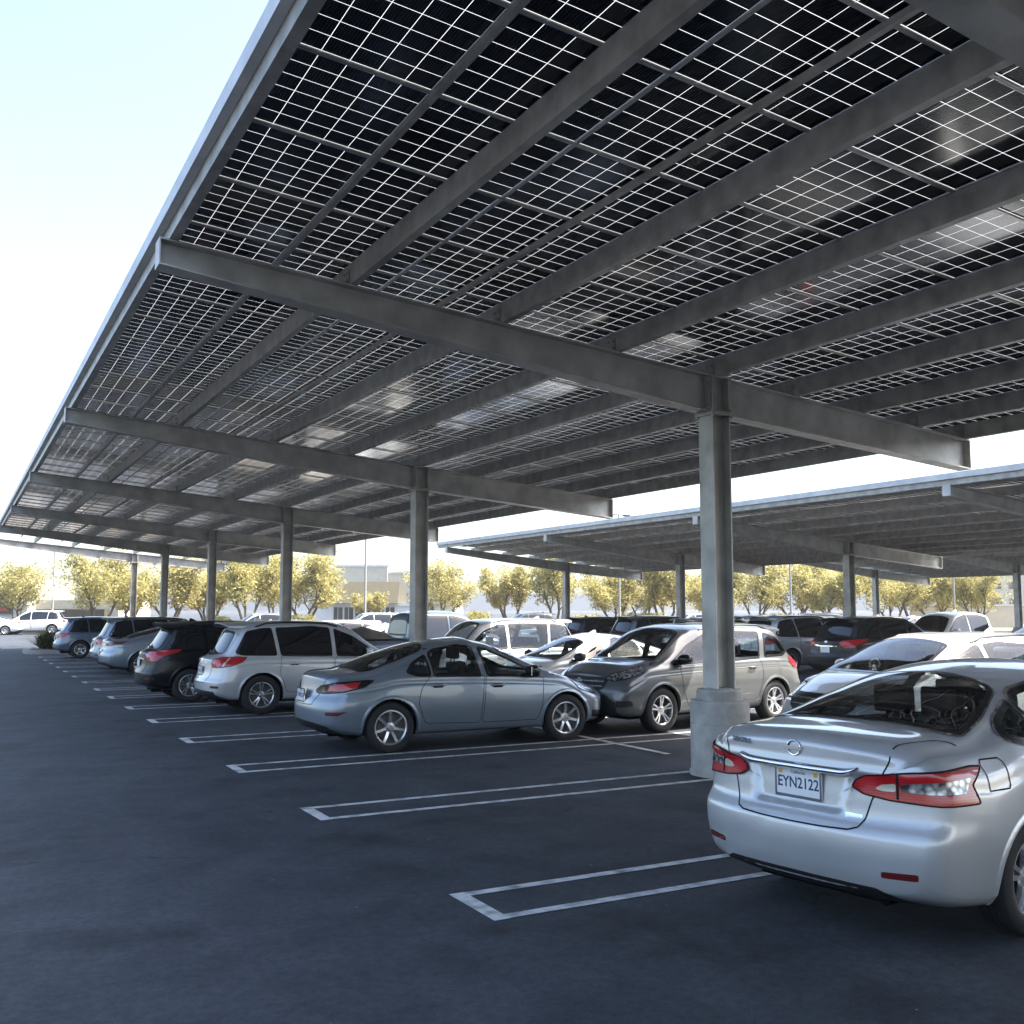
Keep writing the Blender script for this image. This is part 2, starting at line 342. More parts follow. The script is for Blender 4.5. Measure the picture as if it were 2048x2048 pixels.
# ------------------------------------------------------------------ solar canopies
XP = [1.50, 3.20, 4.83, 6.25, 7.62, 8.86, 9.98, 11.02, 11.93]     # purlin lines
PX = [(1.44, 2.58, 6), (2.583, 3.675, 5), (3.678, 4.83, 6), (4.833, 6.24, 7), (6.243, 7.615, 7), (7.618, 8.855, 6), (8.858, 9.975, 6), (9.978, 11.02, 5), (11.023, 12.02, 5)]
PITCH = 1.082
def zt(X): return 5.07 - .0895 * (X - 1.43)      # top of the beams
def zbm(X):                                       # bottom of the beams
    if X < 7.3: return 4.83 + (4.11 - 4.83) * (X - 1.41) / 5.9
    return 4.11 - (X - 7.3) * .083
def canopy(cx, dz, cols, y0, y1, label, last_gap=0, hi=True):
    """cx: shift in x, dz: shift in z, cols: y of each column row"""
    root = empty('solar_canopy', (7.64 + cx, cols[0], 0))
    tag(root, label, 'solar canopy', 'solar canopies over the car park')
    ox, oy, oz = -7.64, -cols[0], dz
    slope = -math.atan(.0895)
    # beams
    for yi, Y in enumerate(cols):
        y = Y + oy
        mb = MB()
        for a, b, xs in ((1.43, 7.50, 1), (7.78, 11.98, 1)):
            n = 6
            for k in range(n):
                p, q = a + (b - a) * k / n, a + (b - a) * (k + 1) / n
                zt0, zt1, zb0, zb1 = zt(p) + oz, zt(q) + oz, zbm(p) + oz, zbm(q) + oz
                # web
                mb.add([(p + ox, y - .006, zb0), (q + ox, y - .006, zb1), (q + ox, y - .006, zt1), (p + ox, y - .006, zt0),
                        (p + ox, y + .006, zb0), (q + ox, y + .006, zb1), (q + ox, y + .006, zt1), (p + ox, y + .006, zt0)],
                       [(0, 1, 2, 3), (7, 6, 5, 4)])
                for s0, s1, t in ((zb0, zb1, .016), (zt0 - .016, zt1 - .016, .016)):
                    hw = .105
                    vs = [(xx + ox, y + sy * hw, zz + tt) for xx, zz in ((p, s0), (q, s1)) for sy in (-1, 1) for tt in (0, t)]
                    mb.add(vs, [(0, 1, 5, 4), (2, 6, 7, 3), (0, 4, 6, 2), (1, 3, 7, 5)])
            for xe in (a, b):      # end plates
                mb.box((xe + ox, y, (zt(xe) + zbm(xe)) / 2 + oz), (.012, .212, zt(xe) - zbm(xe) + .004))
        mb.build('beam', M['steel'], root)
    # columns
    for yi, Y in enumerate(cols):
        y = Y + oy
        mb = MB(); ztop = zt(7.64) + oz
        for sx in (-1, 1): mb.box((sx * .122, y, (ztop + .95) / 2), (.016, .25, ztop - .95))
        mb.box((0, y, (ztop + .95) / 2), (.228, .012, ztop - .95))
        for k in range(3): mb.box((0, y, 1.5 + k * 1.1), (.228, .05, .012))
        col = mb.build('column', M['steel'], root)
        mb = MB()
        zb_ = zbm(7.64) + oz
        mb.box((0, y, zb_ - .012), (.32, .30, .02)); mb.box((0, y, zb_ + .012), (.315, .295, .02)); capm = MB(); capm.box((0, y, ztop - .01), (.31, .29, .02)); capm.build('cap_plate', M['steel'], col)
        for sx in (-1, 1):
            for sy in (-1, 1):
                for zz in (zb_ + .05, ztop - .06):
                    mb.box((sx * .162, y + sy * .09, zz), (.03, .03, .03))
                mb.lathe([(0, -.05), (.016, -.05), (.016, .05), (0, .05)], 8, axis='z', c=(sx * .14, y + sy * .14, zb_))
        mb.build('splice_plate', M['steel'], col)
        mb = MB()
        mb.lathe([(.345, -.03), (.345, .05), (.33, .06), (.33, .56), (.326, .565), (.33, .57), (.33, .80), (.315, .825), (.2, .828), (.2, .83)], 28, axis='z', c=(0, y, 0))
        mb.lathe([(.262, .82), (.262, .925), (.25, .945), (.0, .947)], 12, axis='z', c=(0, y, 0))
        mb.lathe([(0, .945), (.2, .945), (.2, .962), (0, .962)], 4, axis='z', c=(0, y, 0))
        mb.build('concrete_base', M['concrete'], col, smooth=True, angle=25)
    # purlins
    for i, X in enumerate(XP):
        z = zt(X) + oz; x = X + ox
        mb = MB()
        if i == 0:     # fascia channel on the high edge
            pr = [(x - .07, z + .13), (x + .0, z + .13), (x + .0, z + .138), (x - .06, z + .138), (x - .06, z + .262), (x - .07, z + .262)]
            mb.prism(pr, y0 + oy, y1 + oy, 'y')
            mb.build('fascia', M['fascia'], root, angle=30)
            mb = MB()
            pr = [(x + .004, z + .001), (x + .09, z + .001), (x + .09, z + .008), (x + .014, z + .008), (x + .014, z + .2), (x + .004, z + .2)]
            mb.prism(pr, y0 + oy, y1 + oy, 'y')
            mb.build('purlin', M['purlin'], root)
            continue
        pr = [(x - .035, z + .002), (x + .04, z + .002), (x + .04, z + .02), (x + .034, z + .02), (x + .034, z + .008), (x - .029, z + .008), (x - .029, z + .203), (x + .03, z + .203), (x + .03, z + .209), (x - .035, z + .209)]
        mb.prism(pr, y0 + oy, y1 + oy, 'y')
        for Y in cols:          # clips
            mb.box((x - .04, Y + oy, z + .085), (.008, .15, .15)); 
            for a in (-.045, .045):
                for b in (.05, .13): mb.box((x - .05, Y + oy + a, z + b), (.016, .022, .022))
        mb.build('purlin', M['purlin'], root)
    # small rails carrying panel joints
    for X in (2.58, 4.31):
        if not hi and X > 3: continue
        z = zt(X) + oz + .186; x = X + ox
        mb = MB(); mb.prism([(x - .022, z - .016), (x + .022, z - .016), (x + .022, z + .026), (x - .022, z + .026)], y0 + oy, y1 + oy, 'y'); mb.build('rail', M['purlin'], root)
    # panels
    protos = []
    for (a, b, n) in PX:
        mid = (a + b) / 2; L = (b - a) / math.cos(slope)
        me = bpy.data.meshes.new('solar_panel'); bm = bmesh.new(); uvl = bm.loops.layers.uv.new('UVMap')
        h = PITCH / 2 - .0005; g = .012
        q = [bm.verts.new(p) for p in ((-L / 2 + g, -h + g, 0), (L / 2 - g, -h + g, 0), (L / 2 - g, h - g, 0), (-L / 2 + g, h - g, 0))]
        f = bm.faces.new(q[::-1])
        uvs = [(-.02, -.02), (n + .02, -.02), (n + .02, 6.02), (-.02, 6.02)][::-1]
        for lp, u in zip(f.loops, uvs): lp[uvl].uv = u
        f.material_index = 0
        def bx(x0_, x1_, yy0, yy1, z0_, z1_):
            vs = [bm.verts.new((xx, yy, zz)) for xx in (x0_, x1_) for yy in (yy0, yy1) for zz in (z0_, z1_)]
            for idx in [(0, 1, 3, 2), (4, 6, 7, 5), (0, 4, 5, 1), (2, 3, 7, 6), (0, 2, 6, 4), (1, 5, 7, 3)]:
                fc = bm.faces.new([vs[i] for i in idx]); fc.material_index = 1
        bx(-L / 2, L / 2, -h, -h + .014, -.018, .012); bx(-L / 2, L / 2, h - .014, h, -.018, .012)
        bx(-L / 2, -L / 2 + .012, -h + .0145, h - .0145, -.012, .012); bx(L / 2 - .012, L / 2, -h + .0145, h - .0145, -.012, .012)
        bm.to_mesh(me); bm.free(); me.materials.append(M['cells']); me.materials.append(M['alu'])
        protos.append((me, mid + ox, zt(mid) + oz + .228))
    rows = []; k = 0
    yy = y0 + PITCH / 2
    while yy + PITCH / 2 <= y1 - last_gap + .01: rows.append(yy); yy += PITCH
    cand = []
    for ri, yy in enumerate(rows):
        for pi_, (me, xm, zm) in enumerate(protos):
            X = xm - ox + cx; d = Vector((X, yy, zm - 1.85)); F = Vector((math.sin(R(28.63)), math.cos(R(28.63)), .094))
            dep = d.dot(F)
            infr = dep > 1 and abs(d.x * math.cos(R(28.63)) - d.y * math.sin(R(28.63))) / dep < .56 and (zm - 1.85) / dep < .66
            cand.append((0 if infr else 1, d.length, pi_, yy, ri))
    cand.sort()
    rest = MB(); ruv = []
    vbm = bmesh.new()
    for j, (fl, dl, pi_, yy, ri) in enumerate(cand):
        me, xm, zm = protos[pi_]
        mat = Matrix.Translation((xm, yy + oy, zm)) @ Matrix.Rotation(-slope, 4, 'Y')
        jit = .003 * math.sin(ri * 12.9 + pi_ * 78.2)
        mat = mat @ Matrix.Rotation(jit, 4, 'X')
        if j < 100 and fl == 0:
            o = bpy.data.objects.new('solar_panel', me); o.matrix_local = mat; C.objects.link(o); o.parent = root
        else:
            s0 = len(vbm.verts); vbm.from_mesh(me); vbm.verts.ensure_lookup_table()
            bmesh.ops.transform(vbm, matrix=mat, verts=vbm.verts[s0:])
    me = bpy.data.meshes.new('solar_panel_rows'); vbm.to_mesh(me); vbm.free(); me.materials.append(M['cells']); me.materials.append(M['alu'])
    o = link(bpy.data.objects.new('solar_panel_rows', me), root); o['kind'] = 'stuff'
    return root
canopy(0, 0, [-14.3, -5.7, 2.85, 9.1, 17.65, 26.4, 35.3, 44.2, 52.5], -18, 52.4, 'nearest solar canopy on tapered grey steel beams above the silver sedans', last_gap=1.1)
canopy(25.2 - 7.64, -.52, [-2.5, 6.2, 14.9, 23.56, 32.24, 40.85], -4, 41.9, 'second solar canopy across the aisle with pale fascia facing the first row', hi=False)
canopy(44.8 - 7.64, -.55, [14.3, 22.8, 31.4, 40.0], 10, 41, 'farthest solar canopy seen low behind the second one at the right', hi=False)

# ------------------------------------------------------------------ cars
def pchip(tab):
    xs = np.array([t[0] for t in tab], float); ys = np.array([t[1] for t in tab], float)
    h = np.diff(xs); d = np.diff(ys) / h; n = len(xs); m = np.zeros(n)
    for i in range(1, n - 1):
        if d[i - 1] * d[i] > 0:
            w1 = 2 * h[i] + h[i - 1]; w2 = h[i] + 2 * h[i - 1]; m[i] = (w1 + w2) / (w1 / d[i - 1] + w2 / d[i])
    m[0] = d[0]; m[-1] = d[-1]
    def f(x):
        x = min(max(x, xs[0]), xs[-1]); i = min(int(np.searchsorted(xs, x, 'right') - 1), n - 2); i = max(i, 0)
        t = (x - xs[i]) / h[i]; a = 1 - t
        return float((1 + 2 * t) * a * a * ys[i] + t * a * a * h[i] * m[i] + t * t * (3 - 2 * t) * ys[i + 1] - t * t * a * h[i] * m[i + 1])
    return f
def clip_poly(poly, fn):
    out = []
    for i in range(len(poly)):
        a, b = poly[i], poly[(i + 1) % len(poly)]; fa, fb = fn(a), fn(b)
        if fa >= 0: out.append(a)
        if fa * fb < 0:
            t = fa / (fa - fb); out.append((a[0] + (b[0] - a[0]) * t, a[1] + (b[1] - a[1]) * t))
    return out
def inside(p, poly):
    c = False; n = len(poly); x, y = p
    for i in range(n):
        x1, y1 = poly[i]; x2, y2 = poly[(i + 1) % n]
        if (y1 > y) != (y2 > y) and x < (x2 - x1) * (y - y1) / (y2 - y1) + x1: c = not c
    return c
def rounded(poly, r, n=4):
    out = []; k = len(poly)
    for i in range(k):
        p0, p1, p2 = Vector(poly[i - 1]), Vector(poly[i]), Vector(poly[(i + 1) % k])
        a = (p0 - p1); b = (p2 - p1); ra = min(r, a.length * .45, b.length * .45)
        A = p1 + a.normalized() * ra; B = p1 + b.normalized() * ra
        for j in range(n + 1):
            t = j / n; q = A * (1 - t) ** 2 + p1 * 2 * t * (1 - t) + B * t * t; out.append((q.x, q.y))
    return out
def offset_poly(poly, d):
    """move each vertex towards the inside (d>0) of a polygon, either winding"""
    k = len(poly); area = sum(poly[i][0] * poly[(i + 1) % k][1] - poly[(i + 1) % k][0] * poly[i][1] for i in range(k))
    s = 1 if area > 0 else -1; out = []
    for i in range(k):
        p0, p1, p2 = Vector(poly[i - 1]), Vector(poly[i]), Vector(poly[(i + 1) % k])
        e1 = (p1 - p0); e2 = (p2 - p1)
        if e1.length < 1e-7: e1 = e2
        if e2.length < 1e-7: e2 = e1
        n1 = Vector((-e1.y, e1.x)).normalized(); n2 = Vector((-e2.y, e2.x)).normalized(); n = (n1 + n2)
        n = n.normalized() if n.length > 1e-6 else n1
        q = p1 + n * s * d; out.append((q.x, q.y))
    return out

class Car:
    def __init__(s, P, dx=.05, nper=1.0):
        s.P = P; s.L = P['L']; s.W = P['W'] / 2; s.H = P['H']
        for k in ('zc', 'zr', 'yr', 'w', 'zbelt', 'zb'): setattr(s, 'f_' + k, pchip(P[k]))
        s.f_xr = pchip(P['xrear']); s.f_xf = pchip(P['xfront'])
        s.sweepr = P.get('sweepr', .2); s.sweepf = P.get('sweepf', .32)
        s.dx = dx; s.nper = nper
        s.make_body()
    def sect(s, x):
        w = s.f_w(x) * s.W; zb = s.f_zb(x); zB = s.f_zbelt(x); yr = s.f_yr(x) * s.W; zr = s.f_zr(x); zc = s.f_zc(x)
        zm = s.P.get('zm', .56); bh = s.P.get('beltin', .93)
        hip = s.P.get('hip', .985)
        b = (bh * w, zB); r = (yr, zr)
        pts = [(0, zb), (.7 * w, zb), (.91 * w, zb + .02), (.962 * w, zb + .13), (w, zm), (hip * w + .004, zB - .135), (hip * w - .006, zB - .155) if False else (hip * w - .012, zB - .115), (.965 * w, zB - .035),
               (bh * w - .004, zB + .012), (b[0] * .5 + r[0] * .5 + .018, (b[1] + r[1]) / 2), (yr + .018, zr - .05), (yr - .03, zr + .012), (.6 * yr, zr + .72 * (zc - zr)), (.0, zc)]
        return pts
    def xmap(s, xn, y, z):
        a = max(0, 1 - xn / 1.0); bq = max(0, 1 - (s.L - xn) / 1.1)
        yy = min(1.1, abs(y) / s.W)
        X0 = s.f_xr(z) + s.sweepr * yy ** 2.6; X1 = s.f_xf(z) + s.sweepf * yy ** 2.4
        if s.P.get('xadd') and a > 0: X0 += s.P['xadd'](y, z)
        return xn + a * X0 - bq * X1
    def make_body(s):
        base = [3, 3, 3, 5, 6, 4, 4, 4, 4, 8, 5, 4, 5, 5]
        L = s.L; xs = []
        x = 0.
        e = .1
        for k in range(6): xs.append(e * (1 - math.cos(PI / 2 * k / 6)))
        n = int((L - 2 * e) / s.dx)
        for k in range(n + 1): xs.append(e + (L - 2 * e) * k / n)
        for k in range(1, 7): xs.append(L - e * (1 - math.sin(PI / 2 * k / 6)))
        rings = []
        for x in xs:
            h = s.sect(x); full = h + [(-p[0], p[1]) for p in h[-2:0:-1]]
            cnt = [max(2, int(round(c * s.nper))) for c in base]; cf = cnt + cnt[-2:0:-1]
            K = len(full); ring = []
            for i in range(K):
                p0 = Vector(full[i - 1]); p1 = Vector(full[i]); p2 = Vector(full[(i + 1) % K])
                A = (p0 + p1) / 2; B = (p1 + p2) / 2
                for j in range(cf[i]):
                    t = j / cf[i]; ring.append(A * (1 - t) ** 2 + p1 * 2 * t * (1 - t) + B * t * t)
            d = min(x, L - x); zb = s.f_zb(x); zc = s.f_zc(x); ctr = Vector((0, (zb + zc) / 2))
            if d < e:
                k = 1 - .085 * (1 - math.sqrt(max(0, 1 - (1 - d / e) ** 2)))
                ring = [ctr + Vector(((q.x) * k, (q.y - ctr.y) * (k - (0 if q.y < ctr.y else 0)))) for q in ring]
            rings.append([(s.xmap(x, q.x, q.y), q.x, q.y) for q in ring])
        nr = len(rings[0]); V = []; F = []
        for r in rings: V += r
        for i in range(len(rings) - 1):
            for k in range(nr):
                a = i * nr + k; b = i * nr + (k + 1) % nr; F.append((a, b, b + nr, a + nr))
        for end in (0, 1):
            xn = 0 if end == 0 else L; src = rings[0] if end == 0 else rings[-1]
            off = 0 if end == 0 else (len(rings) - 1) * nr
            zc = s.f_zc(xn); zb = s.f_zb(xn); cz = (zb + zc) / 2; prev = off; m = 14 if s.dx > .03 else 30
            for j in range(1, m):
                k = 1 - j / m; st = len(V)
                for q in src:
                    y = q[1] * k; z = cz + (q[2] - cz) * k
                    V.append((s.xmap(xn, y, z), y, z))
                for t in range(nr):
                    a = prev + t; b = prev + (t + 1) % nr; c = st + (t + 1) % nr; dd = st + t
                    F.append((b, a, dd, c) if end == 0 else (a, b, c, dd))
                prev = st
            V.append((s.xmap(xn, 0, cz), 0, cz)); c = len(V) - 1
            for t in range(nr):
                a = prev + t; b = prev + (t + 1) % nr; F.append((b, a, c) if end == 0 else (a, b, c))
        s.V = V; s.F = F
        s.bvh = BVHTree.FromPolygons([Vector(v) for v in V], F, all_triangles=False)
        vn = np.zeros((len(V), 3)); Va = np.array(V)
        for f in F:
            n_ = np.cross(Va[f[1]] - Va[f[0]], Va[f[2]] - Va[f[0]])
            for i in f: vn[i] += n_
        vn /= np.maximum(1e-12, np.linalg.norm(vn, axis=1))[:, None]
        # outward check
        if (vn[:, 1] * Va[:, 1]).sum() < 0: vn = -vn; s.F = [f[::-1] for f in F]
        s.VN = vn
        s.kd = KDTree(len(V))
        for i, v in enumerate(V): s.kd.insert(v, i)
        s.kd.balance()
        s.Ca = np.array([Va[list(f)].mean(axis=0) for f in s.F])
    # --- projection of 2-D outlines onto the body
    def hit(s, p, mode):
        u, v = p
        if mode == 'R': o, d = Vector((u, -3, v)), Vector((0, 1, 0))
        elif mode == 'L': o, d = Vector((u, 3, v)), Vector((0, -1, 0))
        elif mode == 'T': o, d = Vector((u, v, 4)), Vector((0, 0, -1))
        elif mode == 'B': o, d = Vector((-3, u, v)), Vector((1, 0, 0))
        elif mode == 'F': o, d = Vector((s.L + 3, u, v)), Vector((-1, 0, 0))
        elif mode == 'CB': a = u; c = Vector((1.3, 0, v)); d = Vector((math.cos(a), -math.sin(a), 0)); o = c - d * 5    # polar about a point inside the tail
        elif mode == 'CF': a = u; c = Vector((s.L - 1.4, 0, v)); d = Vector((-math.cos(a), -math.sin(a), 0)); o = c - d * 5
        loc, n, i, dist = s.bvh.ray_cast(o, d)
        if loc is None: return None, None
        sm = Vector((0, 0, 0)); rad = s.dx * 2.6
        for co_, k, dist_ in s.kd.find_range(loc, rad):
            sm += Vector(s.VN[k]) * (1 - dist_ / rad) ** 2
        if sm.length > 1e-9 and sm.normalized().dot(n) * (1 if n.dot(d) < 0 else -1) > .3: n = sm.normalized()
        if n.dot(d) > 0: n = -n
        return loc, n
    def patch(s, poly, mode, off=.004, res=.05, skirt=.012, mb=None, mi=0, mono=True):
        mb = mb or MB()
        bd = []
        k = len(poly)
        for i in range(k):
            a = Vector(poly[i]); b = Vector(poly[(i + 1) % k]); m = max(1, int((b - a).length / res))
            for j in range(m): bd.append(a + (b - a) * j / m)
        xs = [p.x for p in bd]; ys = [p.y for p in bd]; pts = list(bd); nb = len(bd)
        ed = [(i, (i + 1) % nb) for i in range(nb)]
        shr = offset_poly([(p.x, p.y) for p in bd], res * .45)
        x = min(xs) + res / 2
        while x < max(xs):
            y = min(ys) + res / 2
            while y < max(ys):
                if inside((x, y), poly) and min((p - Vector((x, y))).length for p in bd) > res * .5: pts.append(Vector((x, y)))
                y += res
            x += res
        r = geometry.delaunay_2d_cdt(pts, ed, [], 1, 1e-5)
        vs2, fs = r[0], r[2]; V = []; ok = []; Ns = []
        for p in vs2:
            l, n = s.hit((p.x, p.y), mode)
            if l is None: V.append((0, 0, 0)); ok.append(False); Ns.append(Vector((0, 0, 1)))
            else: V.append(l + n * off); ok.append(True); Ns.append(n)
        F = []
        for f in fs:
            if not all(ok[i] for i in f): continue
            a_, b_, c_ = (Vector(V[i]) for i in f[:3])
            F.append(tuple(f) if (b_ - a_).cross(c_ - a_).dot(Ns[f[0]]) > 0 else tuple(f)[::-1])
        cnt = {}
        for f in F:
            for i in range(len(f)):
                e = (f[i], f[(i + 1) % len(f)]); key = tuple(sorted(e)); cnt.setdefault(key, []).append(e)
        if skirt:
            low = {}
            for key, e in cnt.items():
                if len(e) == 1:
                    q = []
                    for i in e[0]:
                        if i not in low: low[i] = len(V); V.append(V[i] - Ns[i] * skirt); Ns.append(Ns[i])
                        q.append(low[i])
                    F.append((e[0][1], e[0][0], q[0], q[1]))
        mb.add(V, F, mi); mb.nrm += [tuple(q) for q in Ns]
        return mb
    def ribbon(s, line, mode, wd=.006, off=.0015, mb=None, mi=0, closed=False, res=.03, depth=0):
        mb = mb or MB(); pts = []
        n = len(line); rng = n if closed else n - 1
        for i in range(rng):
            a = Vector(line[i]); b = Vector(line[(i + 1) % n]); m = max(1, int((b - a).length / res))
            for j in range(m): pts.append(a + (b - a) * j / m)
        if not closed: pts.append(Vector(line[-1]))
        K = len(pts); V = []; F = []; good = []
        for i, p in enumerate(pts):
            a = pts[i - 1] if (i > 0 or closed) else p; b = pts[(i + 1) % K] if (i < K - 1 or closed) else p
            d = (b - a).normalized(); nrm = Vector((-d.y, d.x)) * wd / 2
            row = []
            for q in (p + nrm, p - nrm):
                l, nn = s.hit((q.x, q.y), mode)
                row.append(None if l is None else l + nn * off)
            good.append(row[0] is not None and row[1] is not None); V += [r or Vector((0, 0, 0)) for r in row]
        for i in range(K if closed else K - 1):
            j = (i + 1) % K
            if good[i] and good[j] and (V[2 * i] - V[2 * j]).length < .3: F.append((2 * i, 2 * i + 1, 2 * j + 1, 2 * j))
        mb.add(V, F, mi); return mb

def mesh_from(s, idx, name, mat, parent, flat=False):
    """a body panel: faces idx of the body with the smooth normals of the whole"""
    used = {}; V = []; F = []; nn = []
    for fi in idx:
        q = []
        for i in s.F[fi]:
            if i not in used: used[i] = len(V); V.append(s.V[i]); nn.append(tuple(s.VN[i]))
            q.append(used[i])
        F.append(q)
    me = bpy.data.meshes.new(name); me.from_pydata(V, [], F); me.materials.append(mat)
    me.polygons.foreach_set('use_smooth', [True] * len(me.polygons)); me.update()
    if V: me.normals_split_custom_set_from_vertices(nn)
    return link(bpy.data.objects.new(name, me), parent)

def wheel(parent, x, y, side, r, wd, rim_r, style, seg=40, rimmat=None):
    """side -1: the right side of the car (outer face towards -y)"""
    rimmat = rimmat or M['alloy']
    root = empty('wheel', (x, y, r)); root.parent = parent
    o = side
    h = wd / 2
    mb = MB()
    mb.lathe([(rim_r, -h * .86), (rim_r + .012, -h * .98), (r * .82, -h), (r * .95, -h * .93), (r * .985, -h * .8), (r, -h * .5), (r, -h * .18), (r - .008, -h * .16), (r - .008, -h * .12), (r, -h * .1), (r, h * .1), (r - .008, h * .12), (r - .008, h * .16), (r, h * .18), (r, h * .5), (r * .985, h * .8), (r * .95, h * .93), (r * .82, h), (rim_r + .012, h * .98), (rim_r, h * .86)], seg)
    mb.build('tyre', M['rubber'], root, smooth=True, angle=50)
    mb = MB()
    f = o * h * .9
    mb.lathe([(rim_r + .006, f), (rim_r - .008, f * 1.01), (rim_r - .02, f * .9), (rim_r - .03, f * .3), (rim_r - .03, -f * .8)], seg)
    R2 = rim_r - .012
    def spoke(a, w0, w1, mi=0, r0=.04):
        m = Matrix.Rotation(a, 4, 'Y'); vs = []
        for rr, ww, yo, th in ((r0, w0, f * .62, .03), (R2 * .6, (w0 + w1) / 2 * .92, f * .86, .028), (R2, w1, f * .93, .03)):
            for sx in (-1, 1):
                vs.append(m @ Vector((sx * ww * .5 * .72, yo + o * .0, rr))); vs.append(m @ Vector((sx * ww * .5, yo - o * th, rr)))
        fs = []
        for i in (0, 4): fs += [(i, i + 4, i + 6, i + 2), (i, i + 1, i + 5, i + 4), (i + 2, i + 6, i + 7, i + 3)]
        mb.add(vs, fs, mi)
    if style[0] == 'y':      # split spokes
        n = int(style[1:])
        for k in range(n):
            for t in (-.17, .17): spoke(2 * PI * k / n + t, .03, .042)
    else:
        n = int(style[1:])
        for k in range(n): spoke(2 * PI * k / n, .055, .075 if n < 7 else .05)
    mb.lathe([(.0, f * .78), (.028, f * .78), (.034, f * .7), (.07, f * .66), (.075, f * .5)], 20)
    mb.build('rim', rimmat, root, smooth=True, angle=30)
    mb = MB(); mb.lathe([(0, f * .25), (r * .48, f * .25), (r * .48, f * .1), (0, f * .1)], 24); mb.lathe([(rim_r - .025, f * .05), (0, f * .05)], 24)
    mb.build('brake_disc', M['alloydark'], root, smooth=True, angle=30)
    return root

def seat(parent, x, y, mat, w=.5, z=.32, lean=.25, heads=1):
    mb = MB()
    pr = rounded([(x - .24, z), (x + .26, z), (x + .28, z + .16), (x - .2, z + .13)], .05)
    mb.prism(pr, y - w / 2, y + w / 2, 'y')
    pr = rounded([(x - .16, z + .1), (x - .28, z + .1), (x - .28 - lean * .65, z + .70), (x - .17 - lean * .65, z + .72)], .05)
    mb.prism(pr, y - w / 2 + .02, y + w / 2 - .02, 'y')
    so_ = mb.build('seat', mat, parent, angle=35)
    for i in range(heads):
        yy = y if heads == 1 else y + (i - (heads - 1) / 2) * w / heads * .9
        mb = MB(); hx = x - .24 - lean * .72; hz = z + .76
        mb.prism(rounded([(hx - .05, hz), (hx + .05, hz), (hx + .04, hz + .19), (hx - .05, hz + .2)], .04), yy - .13, yy + .13, 'y')
        mb.box((hx, yy - .06, hz - .03), (.012, .012, .1)); mb.box((hx, yy + .06, hz - .03), (.012, .012, .1))
        mb.build('headrest', mat, so_, angle=35)

